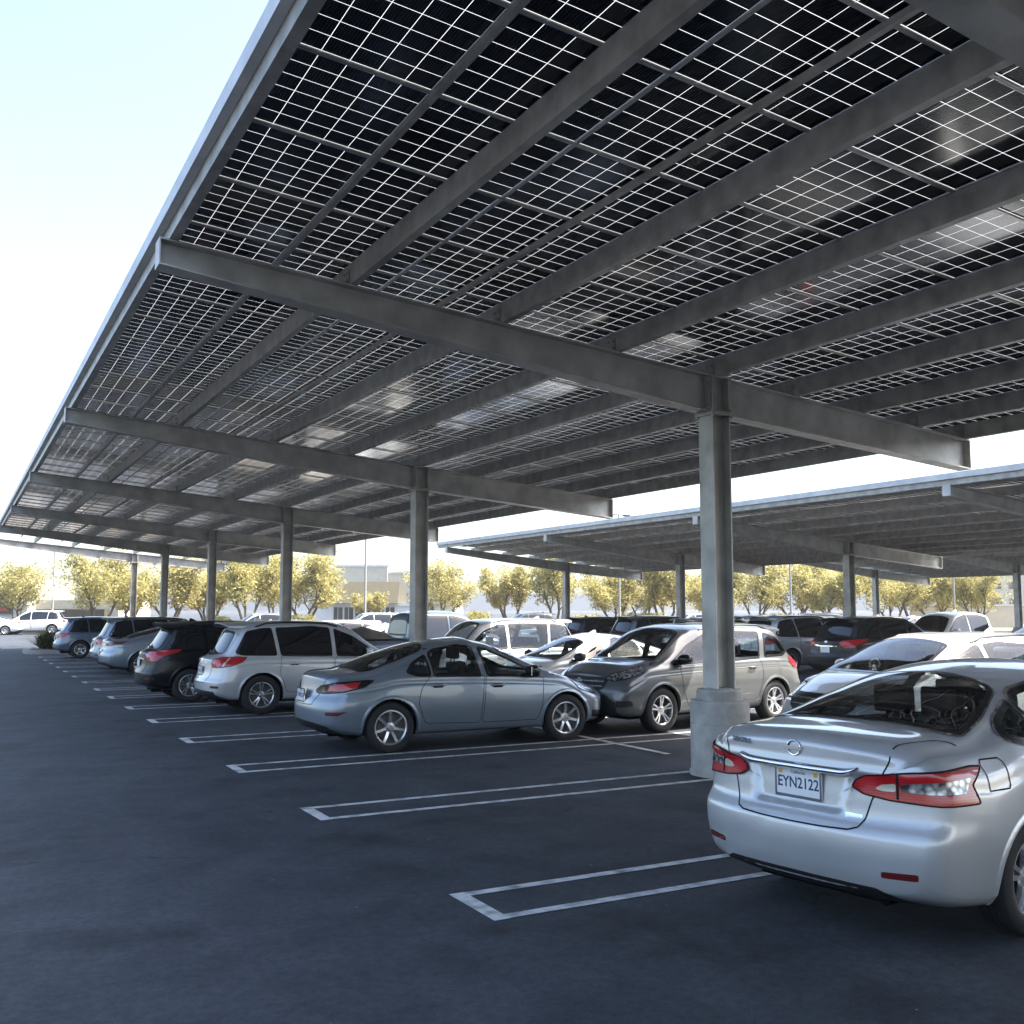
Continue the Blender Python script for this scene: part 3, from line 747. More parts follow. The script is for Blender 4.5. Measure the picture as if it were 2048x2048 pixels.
def build_car(P, name, label, cat, loc, head, group='cars parked under the canopies', bvhres=None):
    D = P.get('detail', 1)       # 2 hero, 1 normal, 0 far
    car = Car(P, dx={2: .028, 1: .05, 0: .085}[D], nper={2: 1.5, 1: 1.0, 0: .7}[D])
    root = empty(name, (0, 0, 0)); tag(root, label, cat, group)
    # pivot: midpoint between the axles on the ground
    xr, xf = P['hubs']; ox = P.get('pivot', 0.)
    pm = P['paint']; L = P['L']; W = P['W'] / 2
    tr, twd, rr = P['tyre']; ra = P.get('arch', tr + .045)
    res = {2: .035, 1: .06, 0: .1}[D]
    Ca = car.Ca; nF = len(car.F)
    # ---- windows (side DLO polygon split at pillars)
    dlo = P['dlo']; splits = P['pillars']          # [(x_low_rear, x_high_rear, x_low_front, x_high_front)...] gaps
    segs = []
    rem = dlo
    cuts = [None] + splits + [None]
    for i in range(len(cuts) - 1):
        pl = list(dlo)
        a = cuts[i]; b = cuts[i + 1]
        if a is not None:      # keep in front of a
            x0, x1 = a[2], a[3]; pl = clip_poly(pl, lambda p, x0=x0, x1=x1: p[0] - (x0 + (x1 - x0) * (p[1] - P['zlo']) / (P['zhi'] - P['zlo'])))
        if b is not None:
            x0, x1 = b[0], b[1]; pl = clip_poly(pl, lambda p, x0=x0, x1=x1: (x0 + (x1 - x0) * (p[1] - P['zlo']) / (P['zhi'] - P['zlo'])) - p[0])
        if len(pl) >= 3: segs.append(rounded(pl, P.get('wr', .04), 3))
    ow = P.get('open', D == 2)
    hide = np.zeros(nF, bool)
    # wheel arches
    for hx in (xr, xf):
        d = np.hypot(Ca[:, 0] - hx, Ca[:, 2] - tr * 1.0)
        hide |= (d < ra + .004) & (np.abs(Ca[:, 1]) > W * .52)
    def cut(poly, mode):
        ps = offset_poly(poly, car.dx * .75 + .004)
        xs = [p[0] for p in ps]; ys = [p[1] for p in ps]; bx = (min(xs), max(xs), min(ys), max(ys))
        for i in range(nF):
            c = Ca[i]
            if mode in 'RL':
                if c[2] < P['zlo'] - .1 or abs(c[1]) < W * .4: continue
                p = (c[0], c[2])
                if mode == 'R' and c[1] > 0 or mode == 'L' and c[1] < 0: continue
                if mode in 'RL' and c[2] > car.f_zr(min(max(c[0], 0), L)) - .0 and False: continue
            elif mode == 'T':
                if c[2] < P['zlo'] - .05: continue
                p = (c[0], c[1])
            elif mode in 'BF':
                if mode == 'B' and c[0] > L * .35 or mode == 'F' and c[0] < L * .6: continue
                p = (c[1], c[2])
            if bx[0] < p[0] < bx[1] and bx[2] < p[1] < bx[3] and inside(p, ps): hide[i] = True
    gm = P.get('glass', M['glass'] if ow else M['privacy'])
    wins = []
    sidegl = P.get('sideglass')
    for side in 'RL':
        for i, sg in enumerate(segs):
            wins.append((sg, side, (sidegl[i] if sidegl else gm), 'side_window'))
    ws = P['windshield']; rw = P['rear_window']
    wins.append((rounded(ws[0], .07, 4), ws[1], P.get('wsglass', gm), 'windshield'))
    wins.append((rounded(rw[0], P.get('rwr', .07), 4), rw[1], P.get('rwglass', gm), 'rear_window'))
    for poly, mode, mat, nm in wins:
        if mode == 'L' and D < 2 and not ow: pass
        wn = car.patch(poly, mode, .0035, res, .01).build(nm, mat, root, smooth=True, angle=60)
        if ow and mat != M['privacy']: cut(poly, mode)
        # rubber surround
        fr = MB(); fo = .0045 if D == 2 else .006
        if D == 2: car.ribbon(offset_poly(poly, .012), mode, .036, fo, fr, closed=True, res=res * .5)
        else: car.ribbon(offset_poly(poly, -.004), mode, .03, fo, fr, closed=True, res=res * .5)
        fr.build('window_frame', M['trim'], wn, smooth=True)
        if P.get('framemat'): car.ribbon(offset_poly(poly, -.008), mode, .012, fo + .001, closed=True, res=res * .5).build('window_trim', P['framemat'], wn, smooth=True)
    # ---- body panels as their own objects
    cls = np.zeros(nF, int)                                     # 0 body
    X, Y, Z = Ca[:, 0], Ca[:, 1], Ca[:, 2]
    names = ['body']
    def panel(mask, nm):
        names.append(nm); cls[mask & (cls == 0)] = len(names) - 1
    if D >= 1:
        for side, sg in (('R', -1), ('L', 1)):
            for dp in P['doors']:
                bx = [min(p[0] for p in dp), max(p[0] for p in dp), min(p[1] for p in dp), max(p[1] for p in dp)]
                cand_ = np.where((Y * sg > W * .6) & (X > bx[0]) & (X < bx[1]) & (Z > bx[2]) & (Z < bx[3]))[0]
                msk = np.zeros(nF, bool)
                for i in cand_:
                    if inside((X[i], Z[i]), dp): msk[i] = True
                panel(msk, 'door')
        tl = P['tail']         # outline in (y,z) seen from behind or None
        panel((X < P['tail_x']) & (np.abs(Y) < np.interp(Z, [p[0] for p in tl], [p[1] for p in tl])) & (Z > tl[0][0]), P['tail_name'])
        panel((X < P.get('bump_x', .62)) & (Z < P['bump_z']), 'rear_bumper')
        panel((X > L - P.get('fb_x', .6)) & (Z < P['fbump_z']), 'front_bumper')
        hd = P['hood']
        panel((X > hd[0]) & (X < hd[1]) & (np.abs(Y) < hd[2] * W) & (Z > hd[3]), 'hood')
    objs = {}
    for i, nm in enumerate(names):
        idx = np.where((cls == i) & ~hide)[0]
        if len(idx): objs.setdefault(nm, []).append(mesh_from(car, idx, nm, pm, root))
    body = objs['body'][0]
    # ---- gaps
    g = MB(); gw = .008 if D == 2 else .014; go = .0024 if D == 2 else .003
    if D >= 1:
        for side in 'RL':
            for dp in P['doors']: car.ribbon(rounded(dp, .05, 4), side, gw, go, g, closed=True, res=res * .6)
        for ln, mode in P.get('lines', []):
            car.ribbon(ln, mode, gw, go, g, res=res * .5)
        g.build('panel_gap', M['seam'], body)
    # ---- arches, wells, wheels
    na = 28 if D else 16
    for hx in (xr, xf):
        for sg, mode in ((-1, 'R'), (1, 'L')):
            lip = MB(); well = MB()
            zlow = car.f_zb(hx) + .03
            pts = []
            for k in range(na + 1):
                a = PI * (-.12) + (PI * 1.24) * k / na
                pts.append((a, hx + ra * math.cos(a), tr + ra * math.sin(a)))
            prev = None
            for a, px_, pz in pts:
                if pz < zlow: prev = None; continue
                l0, n0 = car.hit((px_ + .012 * math.cos(a), pz + .012 * math.sin(a)), mode)
                l1, n1 = car.hit((px_ + .038 * math.cos(a), pz + .038 * math.sin(a)), mode)
                if l0 is None or l1 is None: prev = None; continue
                oo = .009; row = [l1 + n1 * .0005, l1 * .45 + l0 * .55 + n0 * oo, Vector((px_, (l0.y + sg * oo), pz)), Vector((px_, l0.y - sg * .05, pz)), Vector((px_, sg * W * .5, pz))]
                if prev:
                    lip.add([*prev[:4], *row[:4]], [(0, 1, 5, 4), (1, 2, 6, 5), (2, 3, 7, 6)])
                    well.add([prev[3], prev[4], row[3], row[4]], [(0, 1, 3, 2)])
                prev = row
            dk = [(hx + (ra + .02) * math.cos(2 * PI * k / 20), sg * W * .5, tr + (ra + .02) * math.sin(2 * PI * k / 20)) for k in range(20)]
            dk = [(a, b, max(c, .24)) for a, b, c in dk]
            well.add(dk, [tuple(range(20))])
            wa = lip.build('wheel_arch', P.get('archmat', pm), root, smooth=True, angle=50)
            well.build('wheel_well', M['void'], wa)
    tk = P.get('track', W - twd / 2 - .03)
    seg = {2: 48, 1: 32, 0: 20}[D]
    for hx in (xr, xf):
        for sg in (-1, 1): wheel(root, hx, sg * tk, sg, tr, twd, rr, P['spokes'], seg, P.get('rimmat'))
    # underbody
    mb = MB(); mb.box((L / 2, 0, .26), (L - .9, W * 1.5, .08)); mb.tube([(.25, -.45, .24), (1.4, -.45, .24)], .03); mb.box((.55, 0, .26), (.5, .9, .1))
    mb.build('underbody', M['void'], root)
    # ---- lamps, grille, plate etc.
    for it in P.get('items', []):
        nm, poly, mode, mat = it[:4]; kw = it[4] if len(it) > 4 else {}
        if D < kw.get('mind', 0): continue
        modes = [mode] if not kw.get('mir') else [mode, mode]
        for k, md in enumerate(modes):
            pl = poly if k == 0 else [(-p[0], p[1]) for p in poly]
            if kw.get('lr'): pass
            par = root
            m_ = car.patch(rounded(pl, kw.get('r', .02), 3), md, kw.get('off', .006), min(res, kw.get('res', res)), kw.get('skirt', .015))
            o = m_.build(nm, mat, root, smooth=True, angle=60)
            if D == 2 and nm in ('tail_lamp', 'headlamp'): car.ribbon(rounded(pl, kw.get('r', .02), 3), md, .009, kw.get('off', .006) + .001, closed=True, res=.012).build('lamp_gasket', M['seam'], o)
            for sub in kw.get('sub', []):
                sp = sub[1] if k == 0 else [(-p[0], p[1]) for p in sub[1]]
                car.patch(rounded(sp, sub[3] if len(sub) > 3 else .012, 3), md, kw.get('off', .006) + .003, min(res, .025), .004).build(sub[0], sub[2], o, smooth=True, angle=60)
    for it in P.get('sides', []):          # (name, poly xz, material, off) both sides
        for md in 'RL':
            car.patch(rounded(it[1], .012, 3), md, it[3], res, .012).build(it[0], it[2], root, smooth=True, angle=60)
    # bumper lower / sills in black
    if D >= 1:
        for (hx, hz) in P['handles']:
            for sg, md in ((-1, 'R'), (1, 'L')):
                l, n = car.hit((hx, hz), md)
                if l is None: continue
                mb = MB()
                mb.tube([(hx - .10, l.y + sg * .002, hz), (hx - .085, l.y + sg * .028, hz + .003), (hx, l.y + sg * .036, hz + .004), (hx + .085, l.y + sg * .028, hz + .003), (hx + .10, l.y + sg * .002, hz)], [.013, .016, .016, .016, .013], 8)
                dd = objs.get('door', [body]); par = dd[0]
                for q in dd:      # nearest door
                    c = sum((Vector(v.co) for v in q.data.vertices), Vector()) / max(1, len(q.data.vertices))
                    if c.y * sg > 0 and abs(c.x - hx) < .6: par = q
                h_ = mb.build('door_handle', P.get('handlemat', pm), par, smooth=True, angle=60)
                car.patch([(hx - .07, hz - .035), (hx + .07, hz - .035), (hx + .075, hz + .02), (hx - .075, hz + .02)], md, .0012, .03, 0).build('handle_recess', M['seam'], h_)
        mx, mz = P['mirror']
        for sg, md in ((-1, 'R'), (1, 'L')):
            l, n = car.hit((mx, mz), md)
            yb = l.y if l else sg * W * .9
            mb = MB()
            # shell: rounded box tapering outwards
            vs = []; cs = []
            for t, sc in ((.02, .55), (.07, .9), (.14, 1), (.2, .9), (.235, .5)):
                cx_ = mx - .02 - t * .15
                pr = [(-.07, -.075), (.05, -.085), (.09, -.03), (.085, .04), (.03, .085), (-.07, .08)]
                pr = rounded(pr, .035, 3); cs.append([(cx_ + p * sc, yb + sg * t, mz + .07 + q * sc) for p, q in pr])
            n_ = len(cs[0])
            for c in cs: vs += c
            fs = [(i * n_ + k, i * n_ + (k + 1) % n_, (i + 1) * n_ + (k + 1) % n_, (i + 1) * n_ + k) for i in range(4) for k in range(n_)]
            fs += [tuple(range(n_)), tuple(range(4 * n_, 5 * n_))]
            mb.add(vs, fs)
            mi_ = mb.build('wing_mirror', P.get('mirrormat', pm), root, smooth=True, angle=50)
            mb = MB(); mb.box((mx + .01, yb + sg * .03, mz + .005), (.09, .1, .035)); mb.build('mirror_arm', M['trim'], mi_)
            mb = MB(); mb.box((mx - .115, yb + sg * .125, mz + .07), (.008, .17, .12)); mb.build('mirror_glass', M['chrome'], mi_)
    # roof rails
    if P.get('rails'):
        a, b, yy = P['rails']
        for sg in (-1, 1):
            pts = []
            for k in range(9):
                x = a + (b - a) * k / 8; l, n = car.hit((x, sg * yy), 'T')
                pts.append((x, sg * yy, l.z + (.045 if 0 < k < 8 else .0)))
            mb = MB(); mb.tube(pts, .016, 6); mb.build('roof_rail', P.get('railmat', M['black']), root, smooth=True, angle=60)
    if P.get('spoiler'):
        a, b, yy, dz = P['spoiler']
        mb = MB(); n = 12; top = []; 
        for k in range(n + 1):
            y = -yy + 2 * yy * k / n; e = (abs(y) / yy) ** 3
            l, nn = car.hit((b, y), 'T'); xa = a + .08 * e
            top.append([(b, y, l.z + .004), (xa, y, l.z - .03 + dz), (xa + .01, y, l.z - .06 + dz), (b - .02, y, l.z - .05)])
        vs = [q for r_ in top for q in r_]
        fs = [(i * 4 + j, i * 4 + (j + 1) % 4, i * 4 + 4 + (j + 1) % 4, i * 4 + 4 + j) for i in range(n) for j in range(4)] + [(0, 1, 2, 3), tuple(n * 4 + j for j in range(4))]
        mb.add(vs, fs); mb.build('spoiler', pm, root, smooth=True, angle=40)
    if D >= 1 and not P.get('nofin'):
        l, n = car.hit((P['dlo'][0][0] + (1.0 if P['H'] < 1.55 else .65), 0), 'T')
        if l is not None:
            mb = MB(); mb.prism([(l.x - .09, l.z - .004), (l.x + .09, l.z - .002), (l.x - .03, l.z + .055), (l.x - .07, l.z + .06)], -.014, .014, 'y'); mb.build('roof_antenna', pm, root, angle=30)
    # ---- cabin
    if ow:
        sm = P.get('seatmat', M['fabric']); x0 = P['cabin']
        mb = MB(); mb.box(((x0[0] + x0[3]) / 2, 0, .33), (x0[3] - x0[0], W * 1.6, .1)); mb.box((x0[0] + .02 - .0, 0, (P['zlo'] + .33) / 2), (.05, W * 1.5, P['zlo'] - .38))
        mb.box((x0[0] - .25, 0, P['zlo'] - .07), (.55, W * 1.35, .04))
        for sg in (-1, 1): mb.box(((x0[0] + x0[3]) / 2, sg * (W - .16), .62), (x0[3] - x0[0], .06, .55))
        mb.build('cabin_floor', M['void'], root)
        seat(root, x0[1], 0, sm, W * 1.36, .36, .28, 3)
        for sg in (-1, 1): seat(root, x0[2], sg * .36, sm, .5, .36, .3)
        mb = MB(); dx_ = x0[3]
        mb.prism(rounded([(dx_ - .15, .6), (dx_ + .45, .6), (dx_ + .5, P['zcowl'] - .06), (dx_ + .1, P['zcowl'] - .02), (dx_ - .12, P['zcowl'] - .1)], .06), -W * .82, W * .82, 'y')
        mb.build('dashboard', M['black'], root, angle=35)
        mb = MB(); ctr = Vector((dx_ - .28, .36, P['zcowl'] - .12)); pts = []
        for k in range(25):
            a = 2 * PI * k / 24; pts.append(ctr + Vector((math.sin(a) * .08, math.cos(a) * .185, math.sin(a) * .165)))
        mb.tube(pts, .014, 6, cap=False); mb.tube([ctr, ctr + Vector((.25, 0, -.08))], .03, 6); mb.box(ctr, (.04, .3, .04)); mb.build('steering_wheel', M['black'], root, smooth=True)
    if P.get('extra'): P['extra'](car, root, body, objs)
    # pivot shift
    mid = Vector(((xr + xf) / 2, 0, 0))
    for ch in root.children: ch.location = Vector(ch.location) - mid
    root.location = (loc[0], loc[1], 0); root.rotation_euler = (0, 0, R(head)); k_ = P.get('scale', 1); root.scale = (k_, k_, k_)
    return root

def text(body, size, mat, name, parent, mtx, ext=.002, align='CENTER', sx=1, weight=0):
    cu = bpy.data.curves.new(name, 'FONT'); cu.body = body; cu.size = size; cu.extrude = ext; cu.align_x = align; cu.align_y = 'CENTER'; cu.resolution_u = 3; cu.offset = weight
    to = bpy.data.objects.new(name, cu); C.objects.link(to); bpy.context.view_layer.update()
    me = bpy.data.meshes.new_from_object(to.evaluated_get(bpy.context.evaluated_depsgraph_get())); bpy.data.objects.remove(to)
    me.materials.clear(); me.materials.append(mat); me.name = name
    me.transform(Matrix.Scale(sx, 4, (1, 0, 0)))
    o = link(bpy.data.objects.new(name, me), parent); o.matrix_local = mtx; return o

# ---- shared proportions
def spec(L, W, H, hubs, tyre, trunk=None, xb=.6, zb_=1.1, xt=1.5, xw=2.9, xc=3.75, zcowl=1.0, znose=.70, beltr=.98, beltf=.93, roofw=.66, rocker=.2, zend=1.0, suv=False, **kw):
    P = dict(L=L, W=W, H=H, hubs=hubs, tyre=tyre, zcowl=zcowl)
    xm = (xt + xw) / 2 + .05
    if suv:
        P['zc'] = [(0, zend), (xb, zb_), (xt, H - .05), (xt + .35, H - .012), (xm, H), (xw - .25, H - .02), (xw, H - .055), (xc - .5 * (xc - xw), (zcowl + H - .055) / 2 + .035), (xc - .05, zcowl + .045), (xc, zcowl), (xc + .35, zcowl - .05), (L - .3, znose + .13), (L - .1, znose + .04), (L, znose)]
        P['zr'] = [(0, zend - .05), (xb, zb_ - .05), (xt + .08, H - .16), (xt + .5, H - .10), (xm, H - .085), (xw - .2, H - .11), (xw + .05, H - .17), (xc - .06, zcowl - .02), (xc + .35, zcowl - .1), (L - .3, znose + .07), (L, znose - .06)]
        P['yr'] = [(0, .80), (xb, .80), (xt, roofw + .03), (xt + .6, roofw + .03), (xw, roofw), (xc - .06, .82), (L - .5, .74), (L, .62)]
    else:
        P['zc'] = [(0, zend), (.12, zb_ - .035), (xb, zb_), (xb + .05, zb_ + .026), (xb + .5 * (xt - xb), (zb_ + H - .06) / 2 + .03), (xt, H - .06), (xt + .45, H - .01), (xm + .1, H), (xw - .25, H - .022), (xw, H - .07), (xc - .5 * (xc - xw), (zcowl + H - .07) / 2 + .035), (xc - .05, zcowl + .04), (xc, zcowl), (xc + .3, zcowl - .05), (L - .35, znose + .12), (L - .1, znose + .03), (L, znose - .02)]
        P['zr'] = [(0, zend - .05), (.12, zb_ - .08), (xb, zb_ - .055), (xt + .12, H - .15), (xt + .6, H - .09), (xm, H - .082), (xw - .2, H - .12), (xw, H - .17), (xc - .1, zcowl - .03), (xc + .3, zcowl - .1), (L - .35, znose + .05), (L, znose - .08)]
        P['yr'] = [(0, .74), (xb, .78), (xt + .1, roofw), (xt + .6, roofw), (xw, roofw), (xc - .1, .84), (L - .5, .74), (L, .62)]
    P['w'] = [(0, .93), (.35, .985), (.9, 1), (L - 1.3, 1), (L - .5, .985), (L, .93)]
    P['zbelt'] = [(0, min(beltr, zend - .10)), (.5, beltr - (.02 if suv else .07)), (1.2, beltr), (xc, beltf), (xc + .4, zcowl - .15), (L - .3, znose - .01), (L, znose - .13)]
    P['zb'] = [(0, rocker + .09), (.3, rocker + .03), (1., rocker), (L - 1, rocker), (L - .3, rocker + .01), (L, rocker + .05)]
    P['xrear'] = [(0, .14), (.25, .10), (.4, .015), (.55, 0), (.66, .02), (.75, .07), (1.0, .11), (1.15, .14)] if not suv else [(0, .16), (.3, .10), (.42, .01), (.6, 0), (.68, .04), (.8, .07), (1.1, .09), (1.6, .09)]
    P['xfront'] = [(0, .16), (.22, .1), (.35, .02), (.5, 0), (.62, .015), (.72, .05), (.85, .12), (1.1, .2)]
    P['windshield'] = ([(xw + .07, -.555 * W / 1.8), (xw + .07, .555 * W / 1.8), (xc - .03, .70 * W / 1.8), (xc + .05, .3), (xc + .05, -.3), (xc - .03, -.70 * W / 1.8)], 'T')
    P['zlo'] = beltf; P['zhi'] = H - .1
    P['cabin'] = (xb + .35, xb + 1.5, xb + 2.3, xc - .45) if not suv else (xb + .9, xb + 1.75, xb + 2.6, xc - .45)
    P['bump_z'] = .64; P['fbump_z'] = znose - .12; P['tail_x'] = .7; P['tail_name'] = 'boot_lid'; P['tail'] = [(.62, .40), (.75, .5), (1.3, .62)]
    P['hood'] = (xc + .05, L - .12, .80, .7)
    P.update(kw); return P
def th(x, y): return math.atan2(y, 1.3 - x)
def plate_extra(z, num, top='California', x=None, sc=1, y=0):
    def f(car, root, body, objs):
        l, n = car.hit((y, z), 'B'); yy = y
        px = min(car.hit((yy + a, z + b_), 'B')[0].x for a in (-.14, 0, .14) for b_ in (-.06, .06)) - .008
        mb = MB(); mb.prism(rounded([(yy - .1525, z - .076), (yy + .1525, z - .076), (yy + .1525, z + .076), (yy - .1525, z + .076)], .012), px - .002, px + .002, 'x')
        p = mb.build('licence_plate', M['plate'], root)
        mb = MB()
        for a, b_, c, d in ((-.165, -.09, .33, .017), (-.165, .073, .33, .017), (-.165, -.073, .013, .146), (.152, -.073, .013, .146)):
            mb.box((px + .0005, yy + a + c / 2, z + b_ + d / 2), (.01, c, d))
        mb.build('plate_frame', M['chrome'], p)
        if num:
            mt = Matrix.Translation((px - .0026, yy, z - .004)) @ Matrix.Rotation(R(-90), 4, 'Z') @ Matrix.Rotation(R(90), 4, 'X')
            text(num, .088, M['plate_ink'], 'plate_number', p, mt, .0006, sx=.86, weight=.0012)
            mt = Matrix.Translation((px - .0026, yy, z + .058)) @ Matrix.Rotation(R(-90), 4, 'Z') @ Matrix.Rotation(R(90), 4, 'X')
            text(top, .026, M['plate_ink'], 'plate_state', p, mt, .0006)
            mb = MB(); mb.box((px - .003, yy - .125, z + .055), (.001, .028, .024)); mb.box((px - .003, yy + .125, z + .055), (.001, .028, .024)); mb.build('sticker', M['orange'], p)
    return f
def front_plate(z, x=None):
    def f(car, root, body, objs):
        l, n = car.hit((0, z), 'F')
        if l is None: return
        mb = MB(); mb.prism(rounded([(-.1525, z - .076), (.1525, z - .076), (.1525, z + .076), (-.1525, z + .076)], .012), l.x + .012, l.x + .016, 'x')
        mb.build('licence_plate', M['plate'], root)
    return f
def both(*fs):
    def f(*a):
        for q in fs: q(*a)
    return f

# ---- nearest car: silver sedan, seen from behind
SENT = spec(4.62, 1.79, 1.50, (1.07, 3.77), (.318, .205, .215), xb=.60, zb_=1.17, xt=1.5, xw=2.85, xc=3.75, zcowl=1.02, beltr=1.03, beltf=.95, zend=1.10, sweepr=.23)
SENT.update(paint=paint('silver_paint', (.50, .515, .53), .45, .34), detail=2, spokes='y5', zm=.6, rocker=.2, hip=.99,
    xrear=[(0, .16), (.24, .12), (.32, .05), (.44, .01), (.54, 0), (.615, .005), (.655, .03), (.70, .062), (.80, .075), (.92, .085), (.95, .062), (1.0, .072), (1.06, .072), (1.12, .062), (1.2, .1)],
    zb=[(0, .29), (.25, .22), (.7, .19), (1, .2), (3.6, .2), (4.3, .21), (4.62, .25)],
    dlo=[(.98, 1.10), (1.30, 1.03), (2.4, 1.0), (3.42, .975), (3.50, .985), (2.95, 1.29), (2.5, 1.385), (2.0, 1.405), (1.5, 1.34), (1.1, 1.19)],
    pillars=[(1.33, 1.38, 1.36, 1.41), (2.28, 2.33, 2.40, 2.43)], framemat=M['chrome'], framew=.012,
    rear_window=([(.66, -.60), (.70, -.66), (1.0, -.62), (1.40, -.50), (1.46, -.3), (1.48, 0), (1.46, .3), (1.40, .50), (1.0, .62), (.70, .66), (.66, .60), (.64, 0)], 'T'), rwglass=M['glass_rear'],
    doors=[[(1.40, .32), (2.30, .30), (2.36, .95), (2.36, 1.02), (1.45, 1.02), (1.36, .8), (1.36, .6)], [(2.33, .30), (3.33, .30), (3.38, .5), (3.42, .95), (2.40, 1.0)]],
    tail=[(.635, .40), (.68, .43), (.80, .475), (.93, .54), (1.05, .60), (1.3, .62)], tail_x=.62, bump_z=.66,
    handles=[(1.55, .88), (2.50, .87)], mirror=(3.25, .96),
    lines=[([(-.575, 1.045), (-.575, 1.02), (-.53, .92), (-.475, .80), (-.445, .70), (-.42, .655), (-.37, .638), (-.2, .632), (0, .630), (.2, .632), (.37, .638), (.42, .655), (.445, .70), (.475, .80), (.53, .92), (.575, 1.02), (.575, 1.045)], 'B'),
           ([(.185, -.572), (.3, -.60), (.5, -.64), (.60, -.70)], 'T'), ([(.185, .572), (.3, .60), (.5, .64), (.60, .70)], 'T'),
           ([(.64, .85), (.82, .85), (.84, .87), (.84, .99), (.82, 1.01), (.66, 1.01), (.64, .99), (.64, .85)], 'R')],
    items=[('tail_lamp', [(-.30, .868), (-.315, .905), (-.36, .935), (-.46, .955), (-.62, .972), (-.80, .985), (-.875, .978), (-.80, .90), (-.835, .80), (-.66, .798), (-.46, .812), (-.35, .832)], 'CB', M['red'],
            dict(mir=1, off=.012, r=.012, res=.02, skirt=.02, sub=[('clear_lens', [(-.505, .905), (-.60, .918), (-.80, .935), (-.775, .90), (-.765, .858), (-.62, .857), (-.505, .862)], M['headlamp']), ('reversing_lens', [(-.40, .868), (-.43, .895), (-.485, .905), (-.485, .858), (-.43, .858)], M['white_lens']), ('lamp_edge', [(-.487, .82), (-.487, .955), (-.497, .955), (-.497, .82)], M['seam'], .002)])),
           ('rear_reflector', [(-.42, .41), (-.42, .442), (-.56, .448), (-.56, .412)], 'CB', M['reflector'], dict(mir=1, off=.004, r=.01)),
           ('diffuser', [(-.60, .25), (-.58, .31), (-.50, .345), (-.3, .352), (0, .355), (.3, .352), (.50, .345), (.58, .31), (.60, .25), (.3, .22), (0, .22), (-.3, .22)], 'B', M['black'], dict(off=.006, r=.01)),
           ('badge', [(-.43, .70), (-.43, .718), (-.345, .722), (-.33, .718), (-.33, .695), (-.345, .70)], 'B', M['chrome'], dict(off=.004, r=.003, res=.02, skirt=.005)),
           ('headlamp', [(-.45, .66), (-.85, .78), (-.8, .66), (-.6, .6)], 'CF', M['headlamp'], dict(mir=1)),
           ('grille', [(-.4, .45), (.4, .45), (.35, .6), (-.35, .6)], 'F', M['black'])])
# plate recess behind the number plate
def sent_rear(car):
    base = car.f_xr
def emblem(x, z, s, parent, body_hit):
    mb = MB(); pts = []
    for k in range(33):
        a = 2 * PI * k / 32; pts.append((x, s * math.cos(a), z + s * math.sin(a) * .92))
    mb.tube(pts, .0055, 8, cap=False)
    mb.prism([(-s * 1.25, z - .009), (s * 1.25, z - .009), (s * 1.25, z + .009), (-s * 1.25, z + .009)], x - .007, x + .003, 'x')
    mb.build('emblem', M['chrome'], parent, smooth=True, angle=40)
def sent_extra(car, root, body, objs):
    lid = objs.get('boot_lid', [body])[0]
    l, n = car.hit((0, 1.04), 'B'); emblem(l.x - .006, 1.04, .045, lid, None)
    mb = MB(); prev = None; K = 24
    for k in range(K + 1):
        y = -.41 + .82 * k / K; e = max(0, (abs(y) - .33) / .08); zc_ = .938 + .028 * e; hh = .022 * (1 - .75 * e) + .002
        x_ = car.hit((y, zc_), 'B')[0].x
        row = [(x_ + .01, y, zc_ + hh), (x_ - .016, y, zc_ + hh * .8), (x_ - .030, y, zc_ + hh * .1), (x_ - .030, y, zc_ - hh * .35), (x_ - .014, y, zc_ - hh), (x_ + .01, y, zc_ - hh)]
        mb.v += row
        if prev is not None:
            mb.f += [(prev + j, prev + j + 1, prev + 7 + j, prev + 6 + j) for j in range(5)]; mb.m += [0] * 5
        prev = k * 6
    mb.build('chrome_bar', M['chrome'], lid, smooth=True, angle=50)
    l, n = car.hit((.42, 1.04), 'B'); l2, _ = car.hit((.50, 1.04), 'B'); l3, _ = car.hit((.34, 1.04), 'B')
    yaw = math.atan2(l2.x - l3.x, .16)
    mt = Matrix.Translation((l.x - .004, .42, 1.04)) @ Matrix.Rotation(R(-90) - yaw, 4, 'Z') @ Matrix.Rotation(R(90), 4, 'X')
    text('SENTRA', .042, M['chrome'], 'model_lettering', lid, mt, .002, sx=1.15, weight=.001)
    plate_extra(.835, 'EYN2122')(car, root, body, objs)
def _recess(y, z):
    f = lambda t, a, b: 0 if t <= a else 1 if t >= b else (lambda u: u * u * (3 - 2 * u))((t - a) / (b - a))
    return .034 * (1 - f(abs(y), .27 + .25 * max(0, z - .7), .34 + .25 * max(0, z - .7))) * f(z, .695, .735) * (1 - f(z, .915, .94))
SENT['xadd'] = _recess
SENT['extra'] = sent_extra; SENT['nofin'] = True
build_car(SENT, 'parked_car', 'large near silver sedan with red lamps and a chrome bar over its plate', 'car',
    (4.29 + math.cos(R(8)) * 2.415, 4.52 + math.sin(R(8)) * 2.415), 8)

